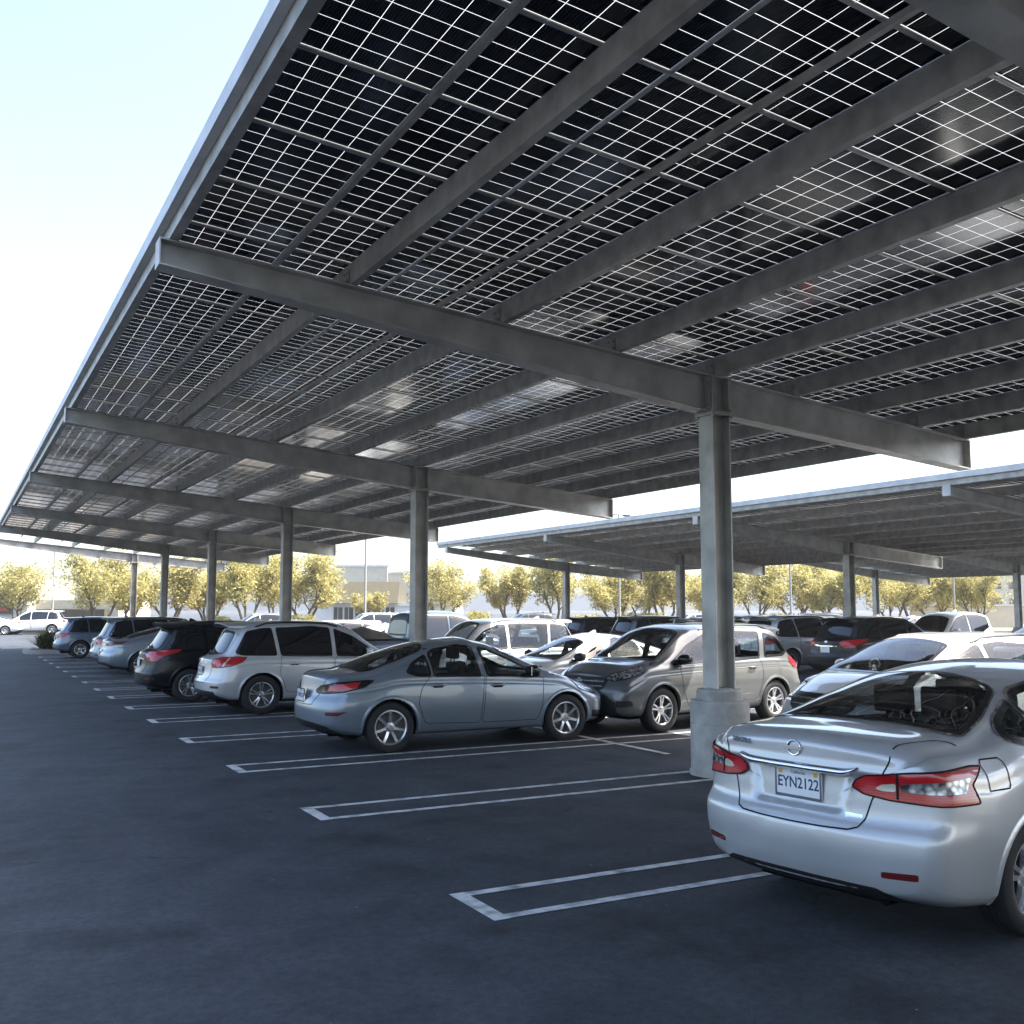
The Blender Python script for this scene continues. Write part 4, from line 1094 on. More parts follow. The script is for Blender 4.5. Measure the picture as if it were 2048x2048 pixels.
# ---- blue grey hatch-tailed sedan
def taillamps(poly, mat, extra=None, off=.008):
    return ('tail_lamp', poly, 'CB', mat, dict(mir=1, off=off, r=.015, res=.03, skirt=.02, sub=extra or []))
MAZ = spec(4.46, 1.80, 1.455, (.95, 3.56), (.325, .205, .22), xb=.52, zb_=1.06, xt=1.62, xw=2.55, xc=3.42, zcowl=.99, znose=.70, beltr=.99, beltf=.91, zend=.99, sweepr=.30, sweepf=.42, roofw=.64)
MAZ.update(paint=paint('blue_grey_paint', (.215, .255, .30), .5, .34), detail=2, spokes='s7', zm=.58, hip=.975,
    dlo=[(1.16, 1.015), (1.32, .965), (2.2, .94), (3.05, .925), (3.18, .93), (2.72, 1.175), (2.4, 1.31), (2.0, 1.355), (1.65, 1.30), (1.3, 1.13)],
    pillars=[(1.50, 1.53, 1.54, 1.57), (2.24, 2.20, 2.33, 2.29)], framew=.016,
    rear_window=([(.60, -.56), (.70, -.62), (1.1, -.58), (1.5, -.50), (1.58, -.3), (1.60, 0), (1.58, .3), (1.5, .50), (1.1, .58), (.70, .62), (.60, .56), (.57, 0)], 'T'), rwglass=M['glass_rear'],
    doors=[[(1.42, .36), (2.22, .33), (2.28, .93), (2.28, .95), (1.50, .97), (1.36, .8), (1.32, .62)], [(2.25, .33), (3.10, .33), (3.16, .5), (3.20, .9), (2.31, .95)]],
    tail=[(.60, .38), (.75, .44), (.95, .56), (1.3, .62)], bump_z=.62, fbump_z=.56,
    handles=[(1.60, .845), (2.48, .82)], mirror=(3.02, .93), hood=(3.45, 4.3, .8, .66),
    lines=[([(-.58, 1.15), (-.565, .98), (-.5, .86), (-.44, .72), (-.38, .62), (0, .61), (.38, .62), (.44, .72), (.5, .86), (.565, .98), (.58, 1.15)], 'B'), ([(3.50, -.70), (3.8, -.72), (4.2, -.66)], 'T'), ([(3.50, .70), (3.8, .72), (4.2, .66)], 'T')],
    items=[taillamps([(-.30, .80), (-.38, .86), (-.6, .905), (-.88, .93), (-.97, .925), (-.88, .85), (-.70, .79), (-.45, .765), (-.33, .77)], M['trim'], [('red_lens', [(-.50, .80), (-.52, .86), (-.66, .89), (-.84, .91), (-.80, .84), (-.68, .80)], M['red']), ('lamp_ring', [(-.40, .79), (-.40, .84), (-.46, .85), (-.46, .785)], M['reddark'])]),
           ('trunk_recess', [(-.30, .62), (-.36, .80), (.36, .80), (.30, .62)], 'B', M['seam'], dict(off=.001, skirt=0, mind=3)),
           ('rear_reflector', [(-.52, .50), (-.52, .54), (-.74, .55), (-.66, .50)], 'CB', M['reflector'], dict(mir=1, off=.006, r=.012)),
           ('diffuser', [(-.70, .27), (-.66, .36), (-.4, .40), (0, .41), (.4, .40), (.66, .36), (.70, .27), (.3, .25), (-.3, .25)], 'B', M['black'], dict(off=.006)),
           ('headlamp', [(-.42, .66), (-.55, .72), (-.80, .80), (-.92, .84), (-.86, .72), (-.66, .64), (-.5, .62)], 'CF', M['headlamp'], dict(mir=1, off=.008)),
           ('grille', [(-.5, .44), (.5, .44), (.56, .56), (.35, .66), (-.35, .66), (-.56, .56)], 'F', M['black']),
           ('fog_lamp', [(-.50, .38), (-.72, .42), (-.70, .32), (-.52, .30)], 'CF', M['trim'], dict(mir=1))],
    sides=[('side_sill', [(1.35, .30), (3.12, .285), (3.14, .33), (1.9, .40), (1.45, .405)], M['black'], .002)], extra=plate_extra(.72, '7FMK318'))
MAZ['sides'] = []
MAZ['nofin'] = True; MAZ['mirrormat'] = M['trim']; CRV_ = None
build_car(MAZ, 'parked_car', 'blue grey fastback sedan with seven spoke wheels, alone side-on in front of the first bay', 'car', (6.31, 13.22), -1)

# ---- SUVs
def suv(L, W, H, hubs, tyre, col, **kw):
    P = spec(L, W, H, hubs, tyre, suv=True, xb=kw.pop('xb', .16), zb_=kw.pop('zb_', 1.10), xt=kw.pop('xt', .62), xw=kw.pop('xw', L - 1.95), xc=kw.pop('xc', L - 1.12), zcowl=kw.pop('zcowl', 1.12), znose=kw.pop('znose', .86),
             beltr=kw.pop('beltr', 1.06), beltf=kw.pop('beltf', 1.0), zend=kw.pop('zend', 1.04), roofw=kw.pop('roofw', .70), rocker=.24, sweepr=kw.pop('sweepr', .26), sweepf=kw.pop('sweepf', .34))
    s_ = (H - 1.68)
    P.update(paint=col, detail=1, spokes='s5', arch=tyre[0] + .05, zm=.62,
        dlo=[(.50, 1.14), (.62, 1.10), (2.2, 1.06), (L - 1.40, 1.03), (L - 1.26, 1.05), (L - 1.80, 1.36 + s_), (L - 2.2, 1.52 + s_), (2.0, 1.56 + s_), (1.0, 1.53 + s_), (.72, 1.47 + s_)],
        pillars=[(1.28, 1.18, 1.36, 1.26), (hubs[0] + 1.38, hubs[0] + 1.36, hubs[0] + 1.47, hubs[0] + 1.45)],
        rear_window=([(-.58, 1.12), (-.50, 1.46 + s_), (0, 1.49 + s_), (.50, 1.46 + s_), (.58, 1.12), (0, 1.09)], 'B'), rwr=.09,
        doors=[[(hubs[0] + .48, .40), (hubs[0] + 1.36, .38), (hubs[0] + 1.40, 1.03), (hubs[0] + .36, 1.07), (hubs[0] + .34, .75)], [(hubs[0] + 1.39, .38), (hubs[0] + 2.16, .38), (hubs[0] + 2.30, .62), (hubs[0] + 2.34, 1.0), (hubs[0] + 1.43, 1.03)]],
        tail=[(.60, .42), (.8, .5), (1.05, .58), (1.7, .56)], tail_name='tailgate', bump_z=.66, fbump_z=.66, tail_x=.75,
        handles=[(hubs[0] + .62, .93), (hubs[0] + 1.62, .92)], mirror=(L - 1.52, 1.05), hood=(L - 1.08, L - .15, .82, .85),
        lines=[([(-.60, 1.5), (-.62, 1.1), (-.56, .95), (-.50, .72), (-.42, .60), (0, .585), (.42, .60), (.50, .72), (.56, .95), (.62, 1.1), (.60, 1.5)], 'B')],
        rails=(.9, L - 2.1, W * .345), spoiler=(.34, .78, .55, .03),
        items=[taillamps([(-.40, .86), (-.44, 1.0), (-.62, 1.03), (-.86, 1.04), (-.78, .90), (-.60, .85)], M['red']),
               ('rear_reflector', [(-.46, .48), (-.46, .52), (-.66, .52), (-.66, .48)], 'CB', M['reflector'], dict(mir=1)),
               ('lower_bumper', [(-.74, .30), (-.72, .44), (0, .46), (.72, .44), (.74, .30), (0, .27)], 'B', M['black'], dict(off=.006)),
               ('rear_wiper', [(-.02, 1.115), (.0, 1.135), (.36, 1.16), (.36, 1.148)], 'B', M['black'], dict(off=.014, r=.002)),
               ('badge', [(.28, .90), (.28, .925), (.46, .925), (.46, .90)], 'B', M['chrome'], dict(off=.004, r=.004, skirt=.004)), ('badge', [(-.05, .985), (-.05, 1.03), (.05, 1.03), (.05, .985)], 'B', M['chrome'], dict(off=.008, r=.02, skirt=.006)),
               ('headlamp', [(-.40, .78), (-.46, .86), (-.80, .95), (-.86, .86), (-.62, .77)], 'CF', M['headlamp'], dict(mir=1, off=.008)),
               ('grille', [(-.50, .70), (-.54, .86), (.54, .86), (.50, .70), (.40, .64), (-.40, .64)], 'F', M['black'], dict(sub=[('grille_bar', [(-.46, .79), (.46, .79), (.46, .81), (-.46, .81)], M['chrome'], .004), ('grille_bar', [(-.46, .72), (.46, .72), (.46, .735), (-.46, .735)], M['chrome'], .004)])),
               ('lower_grille', [(-.55, .36), (-.50, .50), (.50, .50), (.55, .36)], 'F', M['black']),
               ('fog_lamp', [(-.52, .42), (-.52, .52), (-.68, .52), (-.70, .44)], 'CF', M['black'], dict(mir=1))],
        extra=plate_extra(.80, ''))
    P.update(kw); return P
SF = suv(4.62, 1.89, 1.74, (.98, 3.66), (.365, .235, .235), paint('pale_silver_paint', (.52, .53, .54), .4, .38), detail=2, spokes='y5', archmat=None, open=False)
SF['archmat'] = SF['paint']
SF['items'] = [i for i in SF['items'] if i[0] not in ('tail_lamp', 'rear_reflector')] + [
    taillamps([(-.42, .93), (-.44, 1.02), (-.60, 1.06), (-.84, 1.075), (-.97, 1.06), (-.92, .98), (-.78, .90), (-.58, .875), (-.46, .88)], M['red'], [('indicator_lens', [(-.66, .90), (-.70, 1.05), (-.73, 1.05), (-.69, .90)], M['white_lens'], .004)]),
    ('rear_reflector', [(-.48, .50), (-.48, .545), (-.64, .545), (-.64, .50)], 'CB', M['reflector'], dict(mir=1)),
    ('handle_bar', [(-.32, .93), (-.30, .975), (.30, .975), (.32, .93)], 'B', M['chrome'], dict(off=.015, skirt=.03)),
    ('side_marker', [(-.8, .6), (-.8, .61), (-.81, .61), (-.81, .6)], 'CB', M['trim'], dict(mind=3))]
SF['extra'] = plate_extra(.80, '6TRC457')
SF['lines'] = SF['lines']
SF['scale'] = .94
build_car(SF, 'parked_suv', 'silver SUV with dark side glass and roof rails parked behind the blue grey sedan', 'suv', (3.72 + 2.32, 17.85 + .95), 1)
BK = M['blackpaint'] = paint('black_paint', (.004, .0045, .006), 0, .3)
BK.node_tree.nodes['Principled BSDF'].inputs['Coat Weight'].default_value = .25; BK.node_tree.nodes['Principled BSDF'].inputs['Specular IOR Level'].default_value = .25
RG = suv(4.63, 1.84, 1.69, (.95, 3.65), (.35, .225, .225), BK, rails=(.9, 2.6, .63), detail=1, spokes='y5')
RG['items'] = [i for i in RG['items'] if i[0] != 'tail_lamp'] + [taillamps([(-.36, .98), (-.42, 1.05), (-.66, 1.07), (-1.02, 1.10), (-.96, 1.04), (-.76, .96), (-.66, .86), (-.46, .86)], M['red']),
    ('chrome_strip', [(-.36, .88), (-.36, .905), (.36, .905), (.36, .88)], 'B', M['chrome'], dict(off=.01, r=.004))]
RG['scale'] = .95
Rogue = build_car(RG, 'parked_suv', 'black SUV with slanted red tail lamps, just beyond the silver SUV with roof rails', 'suv', (3.15 + 2.3, 20.85 + .92), 0)
FU = spec(4.87, 1.85, 1.475, (1.07, 3.90), (.335, .225, .225), xb=.62, zb_=1.08, xt=1.85, xw=2.75, xc=3.72, zcowl=1.0, beltr=1.0, beltf=.94, zend=1.03, sweepr=.3, sweepf=.4, roofw=.64)
FU.update(paint=paint('steel_blue_silver_paint', (.27, .32, .37), .6, .33), detail=1, spokes='s9',
    dlo=[(1.40, 1.05), (1.6, 1.0), (2.5, .97), (3.35, .95), (3.46, .96), (2.92, 1.20), (2.58, 1.32), (2.2, 1.36), (1.8, 1.26)], pillars=[(1.75, 1.80, 1.80, 1.85), (2.48, 2.46, 2.57, 2.55)], framemat=M['chrome'],
    rear_window=([(.72, -.60), (1.2, -.58), (1.72, -.50), (1.80, 0), (1.72, .50), (1.2, .58), (.72, .60), (.68, 0)], 'T'),
    doors=[[(1.65, .34), (2.46, .32), (2.52, .96), (1.66, 1.0), (1.5, .8)], [(2.49, .32), (3.38, .32), (3.5, .93), (2.55, .96)]],
    handles=[(1.80, .87), (2.75, .86)], mirror=(3.32, .96),
    items=[taillamps([(-.34, .86), (-.36, .92), (-.6, .96), (-.90, .99), (-.84, .91), (-.56, .84)], M['reddark']), ('chrome_strip', [(-.34, .87), (-.34, .90), (.34, .90), (.34, .87)], 'B', M['chrome'], dict(off=.01, r=.004)),
           ('lower_bumper', [(-.7, .28), (-.66, .38), (.66, .38), (.7, .28)], 'B', M['black']), ('headlamp', [(-.42, .68), (-.8, .82), (-.8, .72), (-.5, .64)], 'CF', M['headlamp'], dict(mir=1)),
           ('grille', [(-.42, .42), (-.46, .66), (.46, .66), (.42, .42)], 'F', M['black'])], extra=plate_extra(.68, ''))
FU['scale'] = .96
Fusion = build_car(FU, 'parked_car', 'steel blue sedan with sloping chrome window line between two SUVs', 'car', (3.52 + 2.48, 29.85 + .92), 0)
GP = paint('slate_grey_paint', (.20, .24, .28), .5, .33)
PF = suv(4.95, 1.94, 1.78, (1.0, 3.85), (.37, .235, .235), GP, beltr=1.1)
PF['scale'] = .90
GreySuv = build_car(PF, 'parked_suv', 'grey SUV with bright tailgate trim, between the steel blue sedan and the farthest SUV', 'suv', (3.45 + 2.42, 33.6), 0)
XT = suv(4.7, 1.86, 1.72, (.96, 3.66), (.36, .225, .225), paint('dusk_blue_paint', (.13, .17, .22), .5, .33))
XT['scale'] = .90
BlueSuv = build_car(XT, 'parked_suv', 'slate blue SUV at the far left end of the row, beside the planted kerb', 'suv', (3.1 + 2.3, 41.2 + .8), 0)

# ---- second row, noses towards the first
CR = suv(4.72, 1.82, 1.67, (.98, 3.72), (.345, .225, .225), paint('warm_grey_paint', (.125, .13, .13), .4, .36), detail=2, spokes='y5', xw=2.95, xc=3.80, znose=.93, zcowl=1.13, zb_=1.12, sweepf=.28, mirrormat=M['trim'],
         open=True, glass=M['glass'], spoiler=(.3, .7, .52, .02))
CR['dlo'] = [(.48, 1.20), (.70, 1.10), (2.2, 1.05), (3.45, 1.02), (3.50, 1.05), (3.02, 1.32), (2.6, 1.48), (2.0, 1.53), (1.1, 1.50), (.72, 1.40)]
CR['pillars'] = [(1.25, 1.05, 1.38, 1.18), (2.34, 2.32, 2.43, 2.41)]
CR['mirror'] = (3.34, 1.04); CR['hood'] = (3.86, 4.6, .82, .82)
CR['items'] = [i for i in CR['items'] if i[0] not in ('headlamp', 'tail_lamp', 'lower_grille')] + [
    ('headlamp', [(-.38, .83), (-.42, .90), (-.62, .97), (-.84, 1.04), (-.84, .93), (-.64, .84), (-.48, .80)], 'CF', M['headlamp'], dict(mir=1, off=.010, res=.03)),
    taillamps([(-.52, .86), (-.52, 1.3), (-.60, 1.38), (-.66, 1.2), (-.88, 1.0), (-.80, .90)], M['red']),
    ('lower_grille', [(-.72, .29), (-.70, .50), (-.55, .60), (.55, .60), (.70, .50), (.72, .29), (.3, .27), (-.3, .27)], 'F', M['black'], dict(off=.005))]
def crv_extra(car, root, body, objs):
    l, n = car.hit((0, .79), 'F'); mb = MB(); x = l.x + .025
    pts = [(x, .05 * math.cos(2 * PI * k / 20), .79 + .042 * math.sin(2 * PI * k / 20)) for k in range(21)]
    mb.tube(pts, .006, 6, cap=False); mb.tube([(x, -.028, .765), (x, -.02, .815)], .006, 6); mb.tube([(x, .028, .765), (x, .02, .815)], .006, 6); mb.tube([(x, -.024, .79), (x, .024, .79)], .006, 6)
    mb.build('emblem', M['chrome'], body, smooth=True)
CR['extra'] = crv_extra
CR['scale'] = .97
build_car(CR, 'parked_suv', 'grey compact SUV whose nose is shaded and rear sunlit, seen behind the nearest steel column', 'suv', (10.55, 13.5), 189)
WS = spec(4.6, 1.78, 1.46, (.98, 3.68), (.32, .205, .215), xb=.58, zb_=1.08, xt=1.6, xw=2.7, xc=3.55, zcowl=1.0, beltr=.98, beltf=.93, zend=1.03, znose=.72)
WS.update(paint=paint('pearl_silver_paint', (.58, .58, .57), .45, .38), detail=1, spokes='y5',
    dlo=[(1.20, 1.04), (1.4, .99), (2.4, .96), (3.05, .95), (3.16, .96), (2.72, 1.17), (2.42, 1.30), (2.0, 1.37), (1.6, 1.28)], pillars=[(1.48, 1.50, 1.54, 1.56), (2.32, 2.30, 2.41, 2.39)],
    glass=M['glass'], open=True, rear_window=([(.66, -.58), (1.2, -.56), (1.5, -.48), (1.56, 0), (1.5, .48), (1.2, .56), (.66, .58), (.62, 0)], 'T'),
    doors=[[(1.45, .34), (2.30, .32), (2.36, .95), (1.48, .98), (1.36, .75)], [(2.33, .32), (3.2, .32), (3.32, .92), (2.39, .95)]], handles=[(1.62, .87), (2.58, .86)], mirror=(3.18, .95), hood=(3.6, 4.4, .8, .68), mirrormat=M['black'],
    items=[taillamps([(-.36, .82), (-.4, .93), (-.84, .96), (-.8, .84)], M['red']), ('headlamp', [(-.42, .66), (-.46, .74), (-.82, .86), (-.84, .78), (-.6, .66)], 'CF', M['headlamp'], dict(mir=1, off=.008)),
           ('grille', [(-.42, .50), (-.46, .66), (.46, .66), (.42, .50)], 'F', M['black']), ('lower_grille', [(-.6, .28), (-.56, .42), (.56, .42), (.6, .28)], 'F', M['black'])])
WS['scale'] = .95; WS['detail'] = 2
WhiteSedan = build_car(WS, 'parked_car', 'pearl silver sedan facing the blue grey one, between the compact SUV and the large SUV', 'car', (8.5 + 2.27, 16.7), 181)
PL = suv(4.86, 1.97, 1.80, (1.0, 3.8), (.38, .245, .235), paint('light_silver_paint', (.56, .57, .58), .6, .36), open=True, glass=M['glass'], xw=3.0, xc=3.78)
PL['mirror'] = (3.42, 1.08); PL['zcowl'] = 1.14
PL['scale'] = .91; PL['detail'] = 2
build_car(PL, 'parked_suv', 'large silver SUV with sun glinting on its roof, beside the pearl silver sedan', 'suv', (8.35 + 2.4, 20.6), 180)

# ---- pickup with a loaded bed, nose away from the viewer
PK = suv(5.5, 1.90, 1.86, (1.15, 4.35), (.39, .25, .235), paint('navy_paint', (.06, .085, .13), .3, .3), rails=None, spoiler=None, detail=1, xw=3.75, xc=4.40)
PK['zc'] = [(0, 1.06), (.1, 1.10), (1.82, 1.11), (1.93, 1.14), (1.99, 1.70), (2.1, 1.80), (2.6, 1.855), (3.2, 1.85), (3.65, 1.80), (4.4, 1.19), (4.7, 1.14), (5.2, 1.06), (5.42, .96), (5.5, .9)]
PK['zr'] = [(0, 1.0), (.1, 1.06), (1.82, 1.07), (1.93, 1.09), (1.99, 1.60), (2.1, 1.70), (2.6, 1.77), (3.2, 1.76), (3.6, 1.68), (4.33, 1.16), (4.7, 1.06), (5.2, .98), (5.5, .80)]
PK['yr'] = [(0, .86), (1.9, .86), (2.0, .76), (3.4, .70), (4.3, .82), (5.0, .76), (5.5, .62)]
PK['zbelt'] = [(0, .98), (1.9, 1.03), (4.4, 1.08), (4.8, 1.0), (5.5, .76)]
PK['xrear'] = [(0, .1), (.4, .0), (1.1, .03), (2, .03)]
PK['dlo'] = [(2.12, 1.15), (4.0, 1.13), (4.15, 1.15), (3.62, 1.60), (3.2, 1.71), (2.5, 1.71), (2.16, 1.64)]
PK['pillars'] = [(3.05, 3.05, 3.14, 3.14)]; PK['rear_window'] = ([(-.6, 1.2), (-.54, 1.62), (.54, 1.62), (.6, 1.2)], 'B')
PK['doors'] = [[(2.1, .45), (3.05, .45), (3.1, 1.08), (2.08, 1.08)], [(3.08, .45), (3.95, .45), (4.2, 1.08), (3.12, 1.08)]]; PK['handles'] = [(2.3, .98), (3.3, .98)]; PK['mirror'] = (4.02, 1.14)
PK['hood'] = (4.45, 5.35, .82, .9); PK['extra'] = None; PK['tail_name'] = 'tailgate'; PK['lines'] = []; PK['scale'] = .97
PK['items'] = [taillamps([(-.56, .78), (-.56, 1.0), (-.74, 1.0), (-.74, .78)], M['red']), ('headlamp', [(-.42, .8), (-.46, .92), (-.8, .98), (-.8, .82)], 'CF', M['headlamp'], dict(mir=1)), ('grille', [(-.5, .62), (-.5, .9), (.5, .9), (.5, .62)], 'F', M['chrome'])]
Pickup = build_car(PK, 'parked_pickup', 'navy pickup truck with a tarpaulin heaped on its bed, beyond the large silver SUV', 'pickup truck', (8.1 + 2.75, 24.6), 0)
mb = MB()
random.seed(3); g_ = 9
hts = [[(.28 * math.sin(PI * i / 8) * math.sin(PI * j / 6) + .06 * random.random() * (0 < i < 8 and 0 < j < 6)) for j in range(7)] for i in range(9)]
mb.add([(8.35 + .19 * i, 23.95 + .22 * j, 1.085 + .95 * hts[i][j]) for i in range(9) for j in range(7)], [(i * 7 + j, i * 7 + 7 + j, i * 7 + 8 + j, i * 7 + j + 1) for i in range(8) for j in range(6)])
tag(mb.build('tarpaulin', simple('brown_tarpaulin', (.05, .045, .035), .7, var=.4, scale=6), smooth=True, angle=40), 'crumpled brown tarpaulin heaped over the bed of the navy pickup truck', 'tarpaulin')

# ---- silver crossover facing the viewer behind the nearest car
WC = suv(4.6, 1.82, 1.58, (.95, 3.65), (.34, .225, .225), paint('white_silver_paint', (.62, .63, .63), .4, .36), detail=2, open=True, glass=M['glass'], xw=2.75, xc=3.68)
WC['dlo'] = [(.60, 1.12), (.8, 1.06), (2.2, 1.02), (3.2, 1.00), (3.40, 1.02), (2.85, 1.30), (2.5, 1.42), (2.0, 1.46), (1.2, 1.40), (.8, 1.28)]; WC['zcowl'] = 1.08; WC['scale'] = .98
build_car(WC, 'parked_car', 'pale silver crossover facing this way, just behind the roof of the large near sedan', 'car', (8.92 + 2.27, 9.0), 181)

def at(px, dep):       # ground point under a pixel column of the photograph at a given depth
    a = R(28.63); t = (px - 966) / 1920.; return (dep * (math.sin(a) + t * math.cos(a)), dep * (math.cos(a) - t * math.sin(a)))
# ---- cars of the rows under the second canopy and beyond: copies with their own colours
def recolor(root, old, new):
    for o in [root] + list(root.children_recursive):
        if o.type == 'MESH':
            for i, sl_ in enumerate(o.material_slots):
                if sl_.material == old: sl_.link = 'OBJECT'; sl_.material = new
def put(src, old, col, loc, head, label, name=None, cat=None, sc=None):
    c = copy_tree(src); c.location = (loc[0], loc[1], 0); c.rotation_euler = (0, 0, R(head)); c['label'] = label
    if name: c.name = name
    if cat: c['category'] = cat
    if sc: c.scale = (sc, sc, sc)
    if col: recolor(c, old, col)
    return c
pw = paint('white_paint', (.72, .72, .70), 0, .35); ps = paint('silver_paint_b', (.5, .52, .54), .6, .36); pk = paint('black_paint_b', (.005, .005, .006), 0, .3); pk.node_tree.nodes['Principled BSDF'].inputs['Coat Weight'].default_value = .3; pk.node_tree.nodes['Principled BSDF'].inputs['Specular IOR Level'].default_value = .3; pgr = paint('dark_grey_paint', (.06, .065, .07), .5, .33)
pbe = paint('champagne_paint', (.42, .38, .31), .5, .36); prd = paint('maroon_paint', (.10, .015, .02), .3, .33)
pR, pF, pG, pB = RG['paint'], FU['paint'], PF['paint'], XT['paint']
put(Rogue, pR, pk, (20.0 + 2.3, 19.7), 0, 'glossy black SUV parked tail out across the aisle, beyond the pale silver crossover', sc=.97)
put(BlueSuv, pB, ps, (19.9 + 2.3, 22.6), 0, 'silver SUV with dark rear glass parked left of the glossy black one across the aisle', sc=.97)
put(GreySuv, pG, pgr, (19.9 + 2.4, 29.6), 0, 'dark grey SUV with roof rails under the second canopy, seen above the pearl silver sedan')
put(GreySuv, pG, ps, (19.9 + 2.4, 26.4), 0, 'silver SUV under the second canopy, seen above the roof of the compact SUV', sc=.88)
put(BlueSuv, pB, pk, (20.0 + 2.3, 33.0), 0, 'black SUV under the second canopy, left of the dark grey one with roof rails')
put(Fusion, pF, pw, (20.2 + 2.3, 36.0), 0, 'white sedan at the far end of the row under the second canopy', 'parked_car', 'car')
# far side of the second canopy
put(Pickup, PK['paint'], pw, (25.9 + 2.7, 22.3), 180, 'white pickup truck with its windscreen towards us, behind the pale silver crossover', sc=.95)
put(BlueSuv, pB, pbe, (25.8 + 2.3, 26.0), 180, 'champagne SUV on the far side of the second canopy', sc=.93)
put(Rogue, pR, pgr, (25.8 + 2.3, 29.0), 180, 'charcoal SUV on the far side of the second canopy, next to the champagne one', sc=.93)
put(Fusion, pF, ps, (25.8 + 2.3, 18.9), 180, 'silver sedan on the far side of the second canopy at the right picture edge', 'parked_car', 'car')
put(GreySuv, pG, pR, (25.8 + 2.3, 32.2), 180, 'black SUV on the far side of the second canopy, beyond the charcoal one')
put(WhiteSedan, WS['paint'], prd, (25.8 + 2.3, 35.2), 180, 'maroon sedan on the far side of the second canopy near its far end', 'parked_car', 'car')
# more of the near second row
put(WhiteSedan, WS['paint'], pw, (8.6 + 2.3, 28.0), 180, 'white sedan in the sun right beyond the navy pickup truck', 'parked_car', 'car')
put(BlueSuv, pB, pw, (8.4 + 2.3, 32.0), 180, 'white SUV in the sun, second beyond the navy pickup truck', sc=.86)
put(Fusion, pF, ps, (8.4 + 2.3, 36.0), 180, 'silver sedan in the sun, third beyond the navy pickup truck', 'parked_car', 'car')
put(WhiteSedan, WS['paint'], pbe, (8.4 + 2.3, 39.5), 180, 'champagne sedan in the sun at the far end of the second row', 'parked_car', 'car')
# beyond the canopies
put(BlueSuv, pB, pw, at(70, 74), 165, 'white SUV in full sun beyond the planted kerb at the left edge', sc=1.0)
put(Fusion, pF, pw, at(-20, 72), 168, 'white sedan cut by the left picture edge, in front of the shop', 'parked_car', 'car')
for i, (src, old, col, x, y, h, lb, nm) in enumerate([
    (GreySuv, pG, pw, 22, 58, 175, 'white SUV parked in the sun before the shops with the brown roof', None), (Fusion, pF, ps, 26, 57, 175, 'silver sedan parked in the sun before the shops with the brown roof', 'parked_car'),
    (Rogue, pR, pgr, 31, 55, 170, 'charcoal SUV in the far lot below the trees, left of centre', None), (BlueSuv, pB, ps, 40, 50, 160, 'silver SUV in the far lot seen between the two canopies', None),
    (GreySuv, pG, pk, 46, 46, 160, 'black SUV in the far lot below the trees, right of centre', None), (Fusion, pF, pw, 50, 42, 160, 'white sedan in the far lot near the farthest canopy', 'parked_car'),
    (BlueSuv, pB, pw, 56, 37, 150, 'white SUV under the farthest canopy at the right', None), (Rogue, pR, ps, 15, 57, 175, 'silver SUV in the far lot behind the last canopy columns', None)]):
    put(src, old, col, (x, y), h, lb, nm, 'car' if nm else None)

# ------------------------------------------------------------------ trees, planting
def leaf_cloud(mb, c, rad, n, size, rnd, flat=.8):
    for k in range(n):
        d = Vector((rnd.gauss(0, 1), rnd.gauss(0, 1), rnd.gauss(0, 1))).normalized() * rad * rnd.random() ** .45; d.z *= flat
        p = Vector(c) + d; s_ = size * rnd.uniform(.5, 1.3)
        a = Vector((rnd.uniform(-1, 1), rnd.uniform(-1, 1), rnd.uniform(-1, 1))).normalized(); b = a.orthogonal().normalized()
        b = (b * math.cos(k) + a.cross(b) * math.sin(k))
        mb.add([p - a * s_, p + b * s_ * .35, p + a * s_, p - b * s_ * .35], [(0, 1, 2, 3)])
def make_tree(seed, H, Rr, lab, leaf='leaf', n=7500, size=.15):
    rnd = random.Random(seed); root = empty('desert_tree'); tag(root, lab, 'tree', 'trees along the edge of the car park')
    tr = MB(); cl = MB(); tips = []
    ns = rnd.choice([3, 4, 5])
    for k in range(ns):
        a = 2 * PI * k / ns + rnd.uniform(-.4, .4); p = Vector((.1 * math.cos(a), .1 * math.sin(a), 0)); pts = [p.copy()]; d = Vector((math.cos(a) * .45, math.sin(a) * .45, 1)).normalized()
        for j in range(5):
            p = p + d * H * .13; pts.append(p.copy()); d = (d + Vector((rnd.uniform(-.3, .3), rnd.uniform(-.3, .3), .05))).normalized()
            if j >= 1:
                for q in range(2):
                    d2 = (d + Vector((rnd.uniform(-1, 1), rnd.uniform(-1, 1), rnd.uniform(-.1, .7)))).normalized(); e = [p.copy()]; pp = p.copy()
                    for m in range(4): pp = pp + d2 * H * .085; e.append(pp.copy()); d2 = (d2 + Vector((rnd.uniform(-.35, .35), rnd.uniform(-.35, .35), rnd.uniform(-.1, .25)))).normalized()
                    tr.tube(e, [.05, .04, .03, .02, .01], 5); tips += [e[-1], e[-2], e[2]]
        tr.tube(pts, [.12, .10, .09, .075, .06, .04], 6); tips.append(pts[-1])
    for k in range(12):
        a = rnd.uniform(0, 2 * PI); r_ = Rr * rnd.random() ** .5 * .8
        tips.append(Vector((r_ * math.cos(a), r_ * math.sin(a), H * rnd.uniform(.5, .88))))
    per = n // len(tips)
    for t in tips:
        rr_ = Rr * rnd.uniform(.16, .34); leaf_cloud(cl, t, rr_, int(per * rnd.uniform(.5, 1.5)), size, rnd, .7)
    tr.build('trunk', M['bark'], root); cl.build('crown', M[leaf], root)
    return root
P1 = make_tree(1, 6.6, 3.9, 'wide yellow green desert tree with several stems behind the planted kerb at left')
P2 = make_tree(2, 6.0, 3.2, 'x'); P3 = make_tree(3, 6.8, 3.6, 'x', n=8000); P4 = make_tree(4, 5.2, 2.6, 'x', leaf='leaf', n=7000)
P1.location = (9.6, 83, 0)
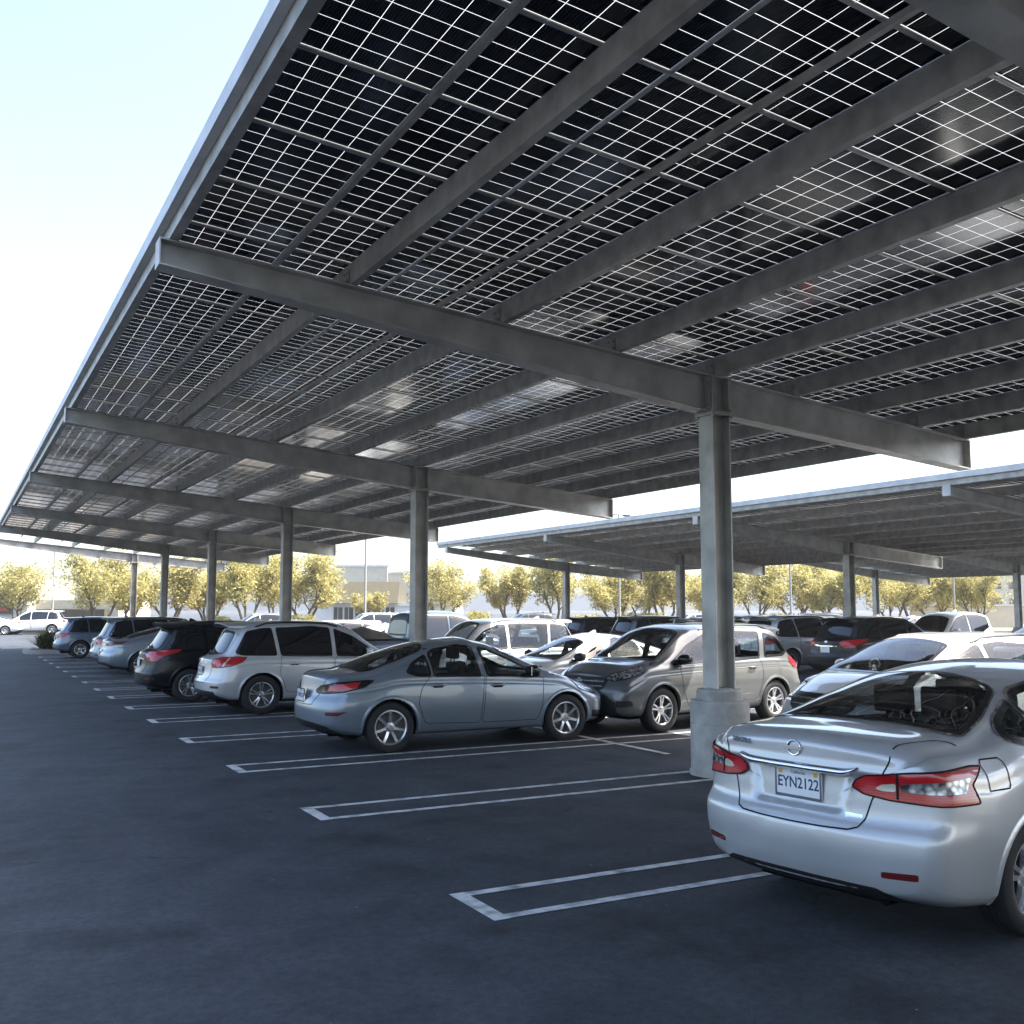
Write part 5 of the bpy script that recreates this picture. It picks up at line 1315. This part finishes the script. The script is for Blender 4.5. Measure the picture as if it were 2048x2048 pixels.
tl = [(P2, 325, 86, 1.0, 'small airy desert tree between the second and third far columns'), (P3, 470, 80, .95, 'leaning desert tree with dark stems, left of the fourth column'),
      (P4, 395, 92, 1.1, 'pale desert tree farther back between two far columns'), (P2, 575, 84, 1.12, 'tall pale desert tree right of the fourth column'),
      (P1, 835, 84, .92, 'full desert tree right of the second column, by the brown roofed shop'), (P4, 960, 90, 1.05, 'small dense desert tree before the start of the second canopy'),
      (P3, 1050, 80, .92, 'rounded desert tree under the left end of the second canopy'), (P2, 1160, 88, .98, 'open desert tree behind the second canopy, with the lamp post'),
      (P4, 1255, 84, 1.15, 'dark branching desert tree beside the far column of the second canopy'), (P1, 1340, 90, .8, 'desert tree directly behind the nearest steel column'),
      (P3, 1425, 82, .82, 'desert tree just right of the nearest steel column'), (P2, 1500, 86, .95, 'desert tree behind the thin lamp post at right'),
      (P4, 1570, 80, 1.05, 'desert tree above the glossy black SUV'), (P1, 1680, 84, .85, 'wide desert tree between the two right hand columns'),
      (P2, 1760, 88, .9, 'desert tree right of the farthest canopy column'), (P3, 1840, 82, .78, 'desert tree at the right end of the tree line, by the grey wall'),
      (P4, 245, 98, 1.0, 'faint desert tree left of the farthest column'), 
      (P1, 520, 99, 1.0, 'broad desert tree in the back row behind the leaning one'), 
      (P1, 1210, 99, .95, 'back row desert tree left of the dark branching one'), (P1, 1540, 100, .95, 'back row desert tree above the silver SUV across the aisle'),
      (P4, 1720, 96, 1.2, 'back row desert tree between two right hand canopy columns'), (P1, 1800, 99, .85, 'back row desert tree by the right hand lamp post'), (P2, 40, 100, 1.0, 'sparse greyish tree beside the shop at the left edge'), (P4, 700, 96, .62, 'low round tree before the brown roofed shop')]
used_ = set()
for src, px, dep, sc, lb in tl:
    if id(src) not in used_ and src is not P1: used_.add(id(src)); c = src
    else: c = copy_tree(src)
    x, y = at(px, dep); c.location = (x, y, 0); c.rotation_euler = (0, 0, px * .7); c.scale = (sc * (1.12 + .1 * math.sin(px)), sc * 1.15, sc * (1.04 + .08 * math.sin(px * 3.))); c['label'] = lb
# planted kerb island at the end of the row
mb = MB(); mb.prism(rounded([(2.6, 45.4), (14, 45.4), (14, 48.6), (2.6, 48.6)], .9, 6), 0, .15, 'z'); tag(mb.build('kerb', M['kerb']), kind='structure')
mb = MB(); mb.prism(rounded([(2.85, 45.65), (13.8, 45.65), (13.8, 48.35), (2.85, 48.35)], .8, 6), .12, .156, 'z'); tag(mb.build('planting_soil', M['soil']), kind='structure')
rnd = random.Random(5)
for x, y, r_, h_, mt, lb in [(3.6, 47.0, .55, .6, 'leafdark', 'dark round shrub at the tip of the planted kerb'), (5.0, 47.6, .8, .9, 'straw', 'straw coloured tuft shrub on the planted kerb, behind the dark one'),
                             (3.5, 48.1, .8, .8, 'straw', 'wide straw coloured shrub at the left of the planted kerb')]:
    root = empty('shrub', (x, y, .15)); tag(root, lb, 'shrub', 'shrubs on the planted kerb')
    cl = MB()
    if mt == 'straw':
        for k in range(900):
            a = rnd.uniform(0, 2 * PI); t = rnd.random(); L_ = h_ * rnd.uniform(.6, 1.2); b0 = Vector((rnd.uniform(-.25, .25) * r_, rnd.uniform(-.25, .25) * r_, 0)); tp = b0 + Vector((math.cos(a) * t * r_, math.sin(a) * t * r_, L_ * (1 - .5 * t * t)))
            w_ = Vector((-math.sin(a), math.cos(a), 0)) * .014; cl.add([b0 - w_, b0 + w_, tp], [(0, 1, 2)])
    else: leaf_cloud(cl, (0, 0, h_ * .5), r_, 1800, .05, rnd, .75)
    cl.build('foliage', M[mt], root); st = MB(); st.tube([(0, 0, 0), (.03, 0, h_ * .5)], .03, 5); st.build('stem', M['bark'], root)
# long verge below the trees
def far_strip(p0, p1, d0, d1, z0, z1, name, mat):
    a0 = at(p0, d0); a1 = at(p1, d0); b1 = at(p1, d1); b0 = at(p0, d1)
    mb = MB(); mb.prism([a0, a1, b1, b0], z0, z1, 'z'); return mb.build(name, mat)
tag(far_strip(-200, 2150, 77, 96, -.1, .14, 'verge', M['soil']), kind='structure')
# low shrubs along the verge
for k, px in enumerate([300, 420, 545, 900, 1010, 1110, 1215, 1290, 1400, 1480, 1600, 1720, 1800]):
    if k == 0:
        hb = empty('hedge_shrub'); cl = MB()
        for q in range(7): leaf_cloud(cl, (rnd.uniform(-1.6, 1.6), rnd.uniform(-.5, .5), .6), .8, 400, .12, rnd, .8)
        cl.build('foliage', M['leaf'], hb); st = MB(); st.tube([(0, 0, 0), (.1, 0, .7)], .05, 5); st.tube([(0, 0, 0), (-1, 0, .7)], .04, 5); st.build('stem', M['bark'], hb); src_ = hb
    else: hb = copy_tree(src_)
    x, y = at(px, 78 + (k * 37 % 7)); hb.location = (x, y, .1); hb.rotation_euler = (0, 0, k * 1.3); hb.scale = [(.8 + (k * 53 % 10) / 20.)] * 3
    tag(hb, 'low bushy shrub among the row below the distant trees', 'shrub', 'low shrubs below the trees')

# ------------------------------------------------------------------ buildings
A = R(28.63)
def place(o, px, dep, extra=0): x, y = at(px, dep); o.location = (x, y, 0); o.rotation_euler = (0, 0, -A + extra)
M['shopglass'] = simple('shop_glass', (.02, .022, .025), .05, 0, 0, .6)
bl = empty('shop_building'); tag(bl, 'white shopfront with dark windows under a brown sloping roof, far left of centre', 'shop', 'shops beyond the car park')
mb = MB(); mb.box((0, 6, 1.2), (12.5, 12, 2.4)); mb.box((0, -.05, 2.28), (12.7, .3, .3)); mb.build('wall', M['stucco_white'], bl)
mb = MB(); mb.add([(-4.9, -.9, 2.45), (3.9, -.9, 2.45), (3.9, 1.2, 5.1), (-2.6, 1.2, 5.1), (-4.9, 9, 2.45), (3.9, 9, 2.45), (3.9, 7, 5.1), (-2.6, 7, 5.1)], [(0, 1, 2, 3), (1, 5, 6, 2), (5, 4, 7, 6), (4, 0, 3, 7), (3, 2, 6, 7), (0, 4, 5, 1)]); mb.build('roof', M['brownroof'], bl)
for x0_, wdt in ((-3.4, 1.1), (-2.1, 1.1), (-.8, 1.1), (1.5, 1.2), (2.9, 1.1)):
    mb = MB(); mb.box((x0_, -.03, 1.15), (wdt, .08, 1.7)); wn = mb.build('window', M['shopglass'], bl)
    mb = MB(); mb.box((x0_, -.09, 2.02), (wdt + .1, .06, .06)); mb.box((x0_ - wdt / 2, -.09, 1.15), (.06, .06, 1.7)); mb.box((x0_, -.09, 1.15), (.05, .06, 1.7)); mb.build('window_frame', M['stucco_white'], wn)
place(bl, 692, 124)
bb = empty('store_building'); tag(bb, 'big pale flat roofed store rising behind the brown roofed shop', 'building', 'shops beyond the car park')
mb = MB(); mb.box((0, 15, 3.6), (22, 30, 7.2)); mb.box((-3, -.3, 4.0), (8, .7, 8.4)); mb.build('wall', M['stucco'], bb)
mb = MB(); mb.box((0, 15, 7.3), (22.4, 30.4, .25)); mb.box((-3, -.3, 8.3), (8.3, 1.0, .3)); mb.build('cornice', M['stucco_white'], bb)
mb = MB(); mb.box((6, -.05, 1.4), (4, .15, 2.4)); mb.build('window', M['shopglass'], bb)
place(bb, 720, 155)
ls = empty('shop_building'); tag(ls, 'yellowish shop with a dark sign and low brown awning at the left edge', 'shop', 'shops beyond the car park')
mb = MB(); mb.box((-9, 6, 2.6), (20, 12, 5.2)); mb.box((5.5, 7, 1.4), (9.5, 10, 2.8)); mb.build('wall', M['stucco'], ls)
mb = MB(); mb.box((-2.2, -.15, 1.9), (3.4, .2, 1.2)); sg_ = mb.build('sign', simple('dark_sign', (.03, .03, .03), .5), ls)
mb = MB(); mb.box((-1.6, -.28, 1.7), (1.3, .06, .35)); mb.build('sign_lettering', simple('red_sign', (.3, .02, .02), .5), sg_)
mb = MB(); mb.box((5.5, 1.2, 1.0), (7.5, 1.2, 1.5)); mb.build('awning', M['brownroof'], ls)
place(ls, 38, 112)
gw = empty('boundary_wall'); tag(gw, 'long pale grey wall behind the trees at the right edge', 'wall')
mb = MB(); mb.box((6, 0, 1.0), (26, .3, 2.2)); gw_ = mb.build('wall', M['stucco'], gw)
mb = MB(); mb.box((6, 0, 2.14), (26.1, .4, .12)); mb.build('coping', M['stucco_white'], gw); place(gw, 1860, 92)
rb = empty('office_building'); tag(rb, 'distant flat office block with rows of windows at the far right', 'building')
mb = MB(); mb.box((0, 10, 4.5), (34, 20, 9)); mb.build('wall', M['stucco'], rb)
for i in range(9):
    for j in range(2): mb = MB(); mb.box((-14.5 + i * 3.6, -.02, 3.2 + j * 3.4), (2, .1, 1.5)); mb.build('window', M['shopglass'], rb)
place(rb, 2010, 210)
# lamp posts
lp = None
for px, dep, hh, lb in [(690, 74, 9, 'tall thin lamp post in front of the brown roofed shop'), (1168, 78, 9, 'thin lamp post behind the left part of the second canopy'), (1490, 76, 9, 'thin lamp post between the nearest column and the black SUV'),
                    (103, 100, 9.5, 'distant lamp post above the wide tree at left'), (1797, 80, 9, 'thin lamp post by the right hand trees')]:
    if lp is None:
        lp = empty('lamp_post'); mb = MB(); mb.tube([(0, 0, .6), (0, 0, 9)], [.09, .06], 10); mb.build('pole', simple('post_paint', (.30, .29, .26), .6), lp)
        mb = MB(); mb.lathe([(.28, 0), (.28, .58), (.24, .62), (0, .62)], 16, axis='z'); mb.build('footing', M['concrete'], lp, smooth=True, angle=30)
        mb = MB(); mb.box((0, 0, 9.02), (1.5, .08, .06)); mb.box((-.75, 0, 8.98), (.5, .32, .12)); mb.box((.75, 0, 8.98), (.5, .32, .12)); mb.build('lamp_head', M['black'], lp); c = lp
    else: c = copy_tree(lp)
    x, y = at(px, dep); c.location = (x, y, 0); tag(c, lb, 'lamp post', 'lamp posts in the car park')
# far hills
mb = MB(); pts = []
for k in range(60):
    px = -600 + k * 60; x, y = at(px, 900); h_ = 14 + 10 * math.sin(k * .35) + 6 * math.sin(k * .9 + 1) ; pts.append((x, y, h_))
vs = []
for (x, y, h_) in pts: vs += [(x, y, -2), (x, y, h_), (x * 1.3, y * 1.3, -2)]
mb.add(vs, [f for i in range(59) for f in ((3 * i, 3 * i + 3, 3 * i + 4, 3 * i + 1), (3 * i + 1, 3 * i + 4, 3 * i + 5, 3 * i + 2))])
tag(mb.build('hills', simple('far_hills', (.42, .42, .42), 1)), kind='structure')

# ---- thin scattering volume, added to pale the overexposed background in place of bloom
hz = MB(); hz.box((60, 160, 6.0), (520, 560, 30)); ho = hz.build('added_haze', [])
hm = bpy.data.materials.new('added_haze'); hm.use_nodes = True; hm.node_tree.nodes.clear()
ov = hm.node_tree.nodes.new('ShaderNodeOutputMaterial'); pv = hm.node_tree.nodes.new('ShaderNodeVolumePrincipled'); pv.inputs['Density'].default_value = .0005; pv.inputs['Color'].default_value = (.93, .93, .92, 1); pv.inputs['Anisotropy'].default_value = .3
hm.node_tree.links.new(pv.outputs[0], ov.inputs['Volume']); ho.data.materials.clear(); ho.data.materials.append(hm); ho['kind'] = 'stuff'
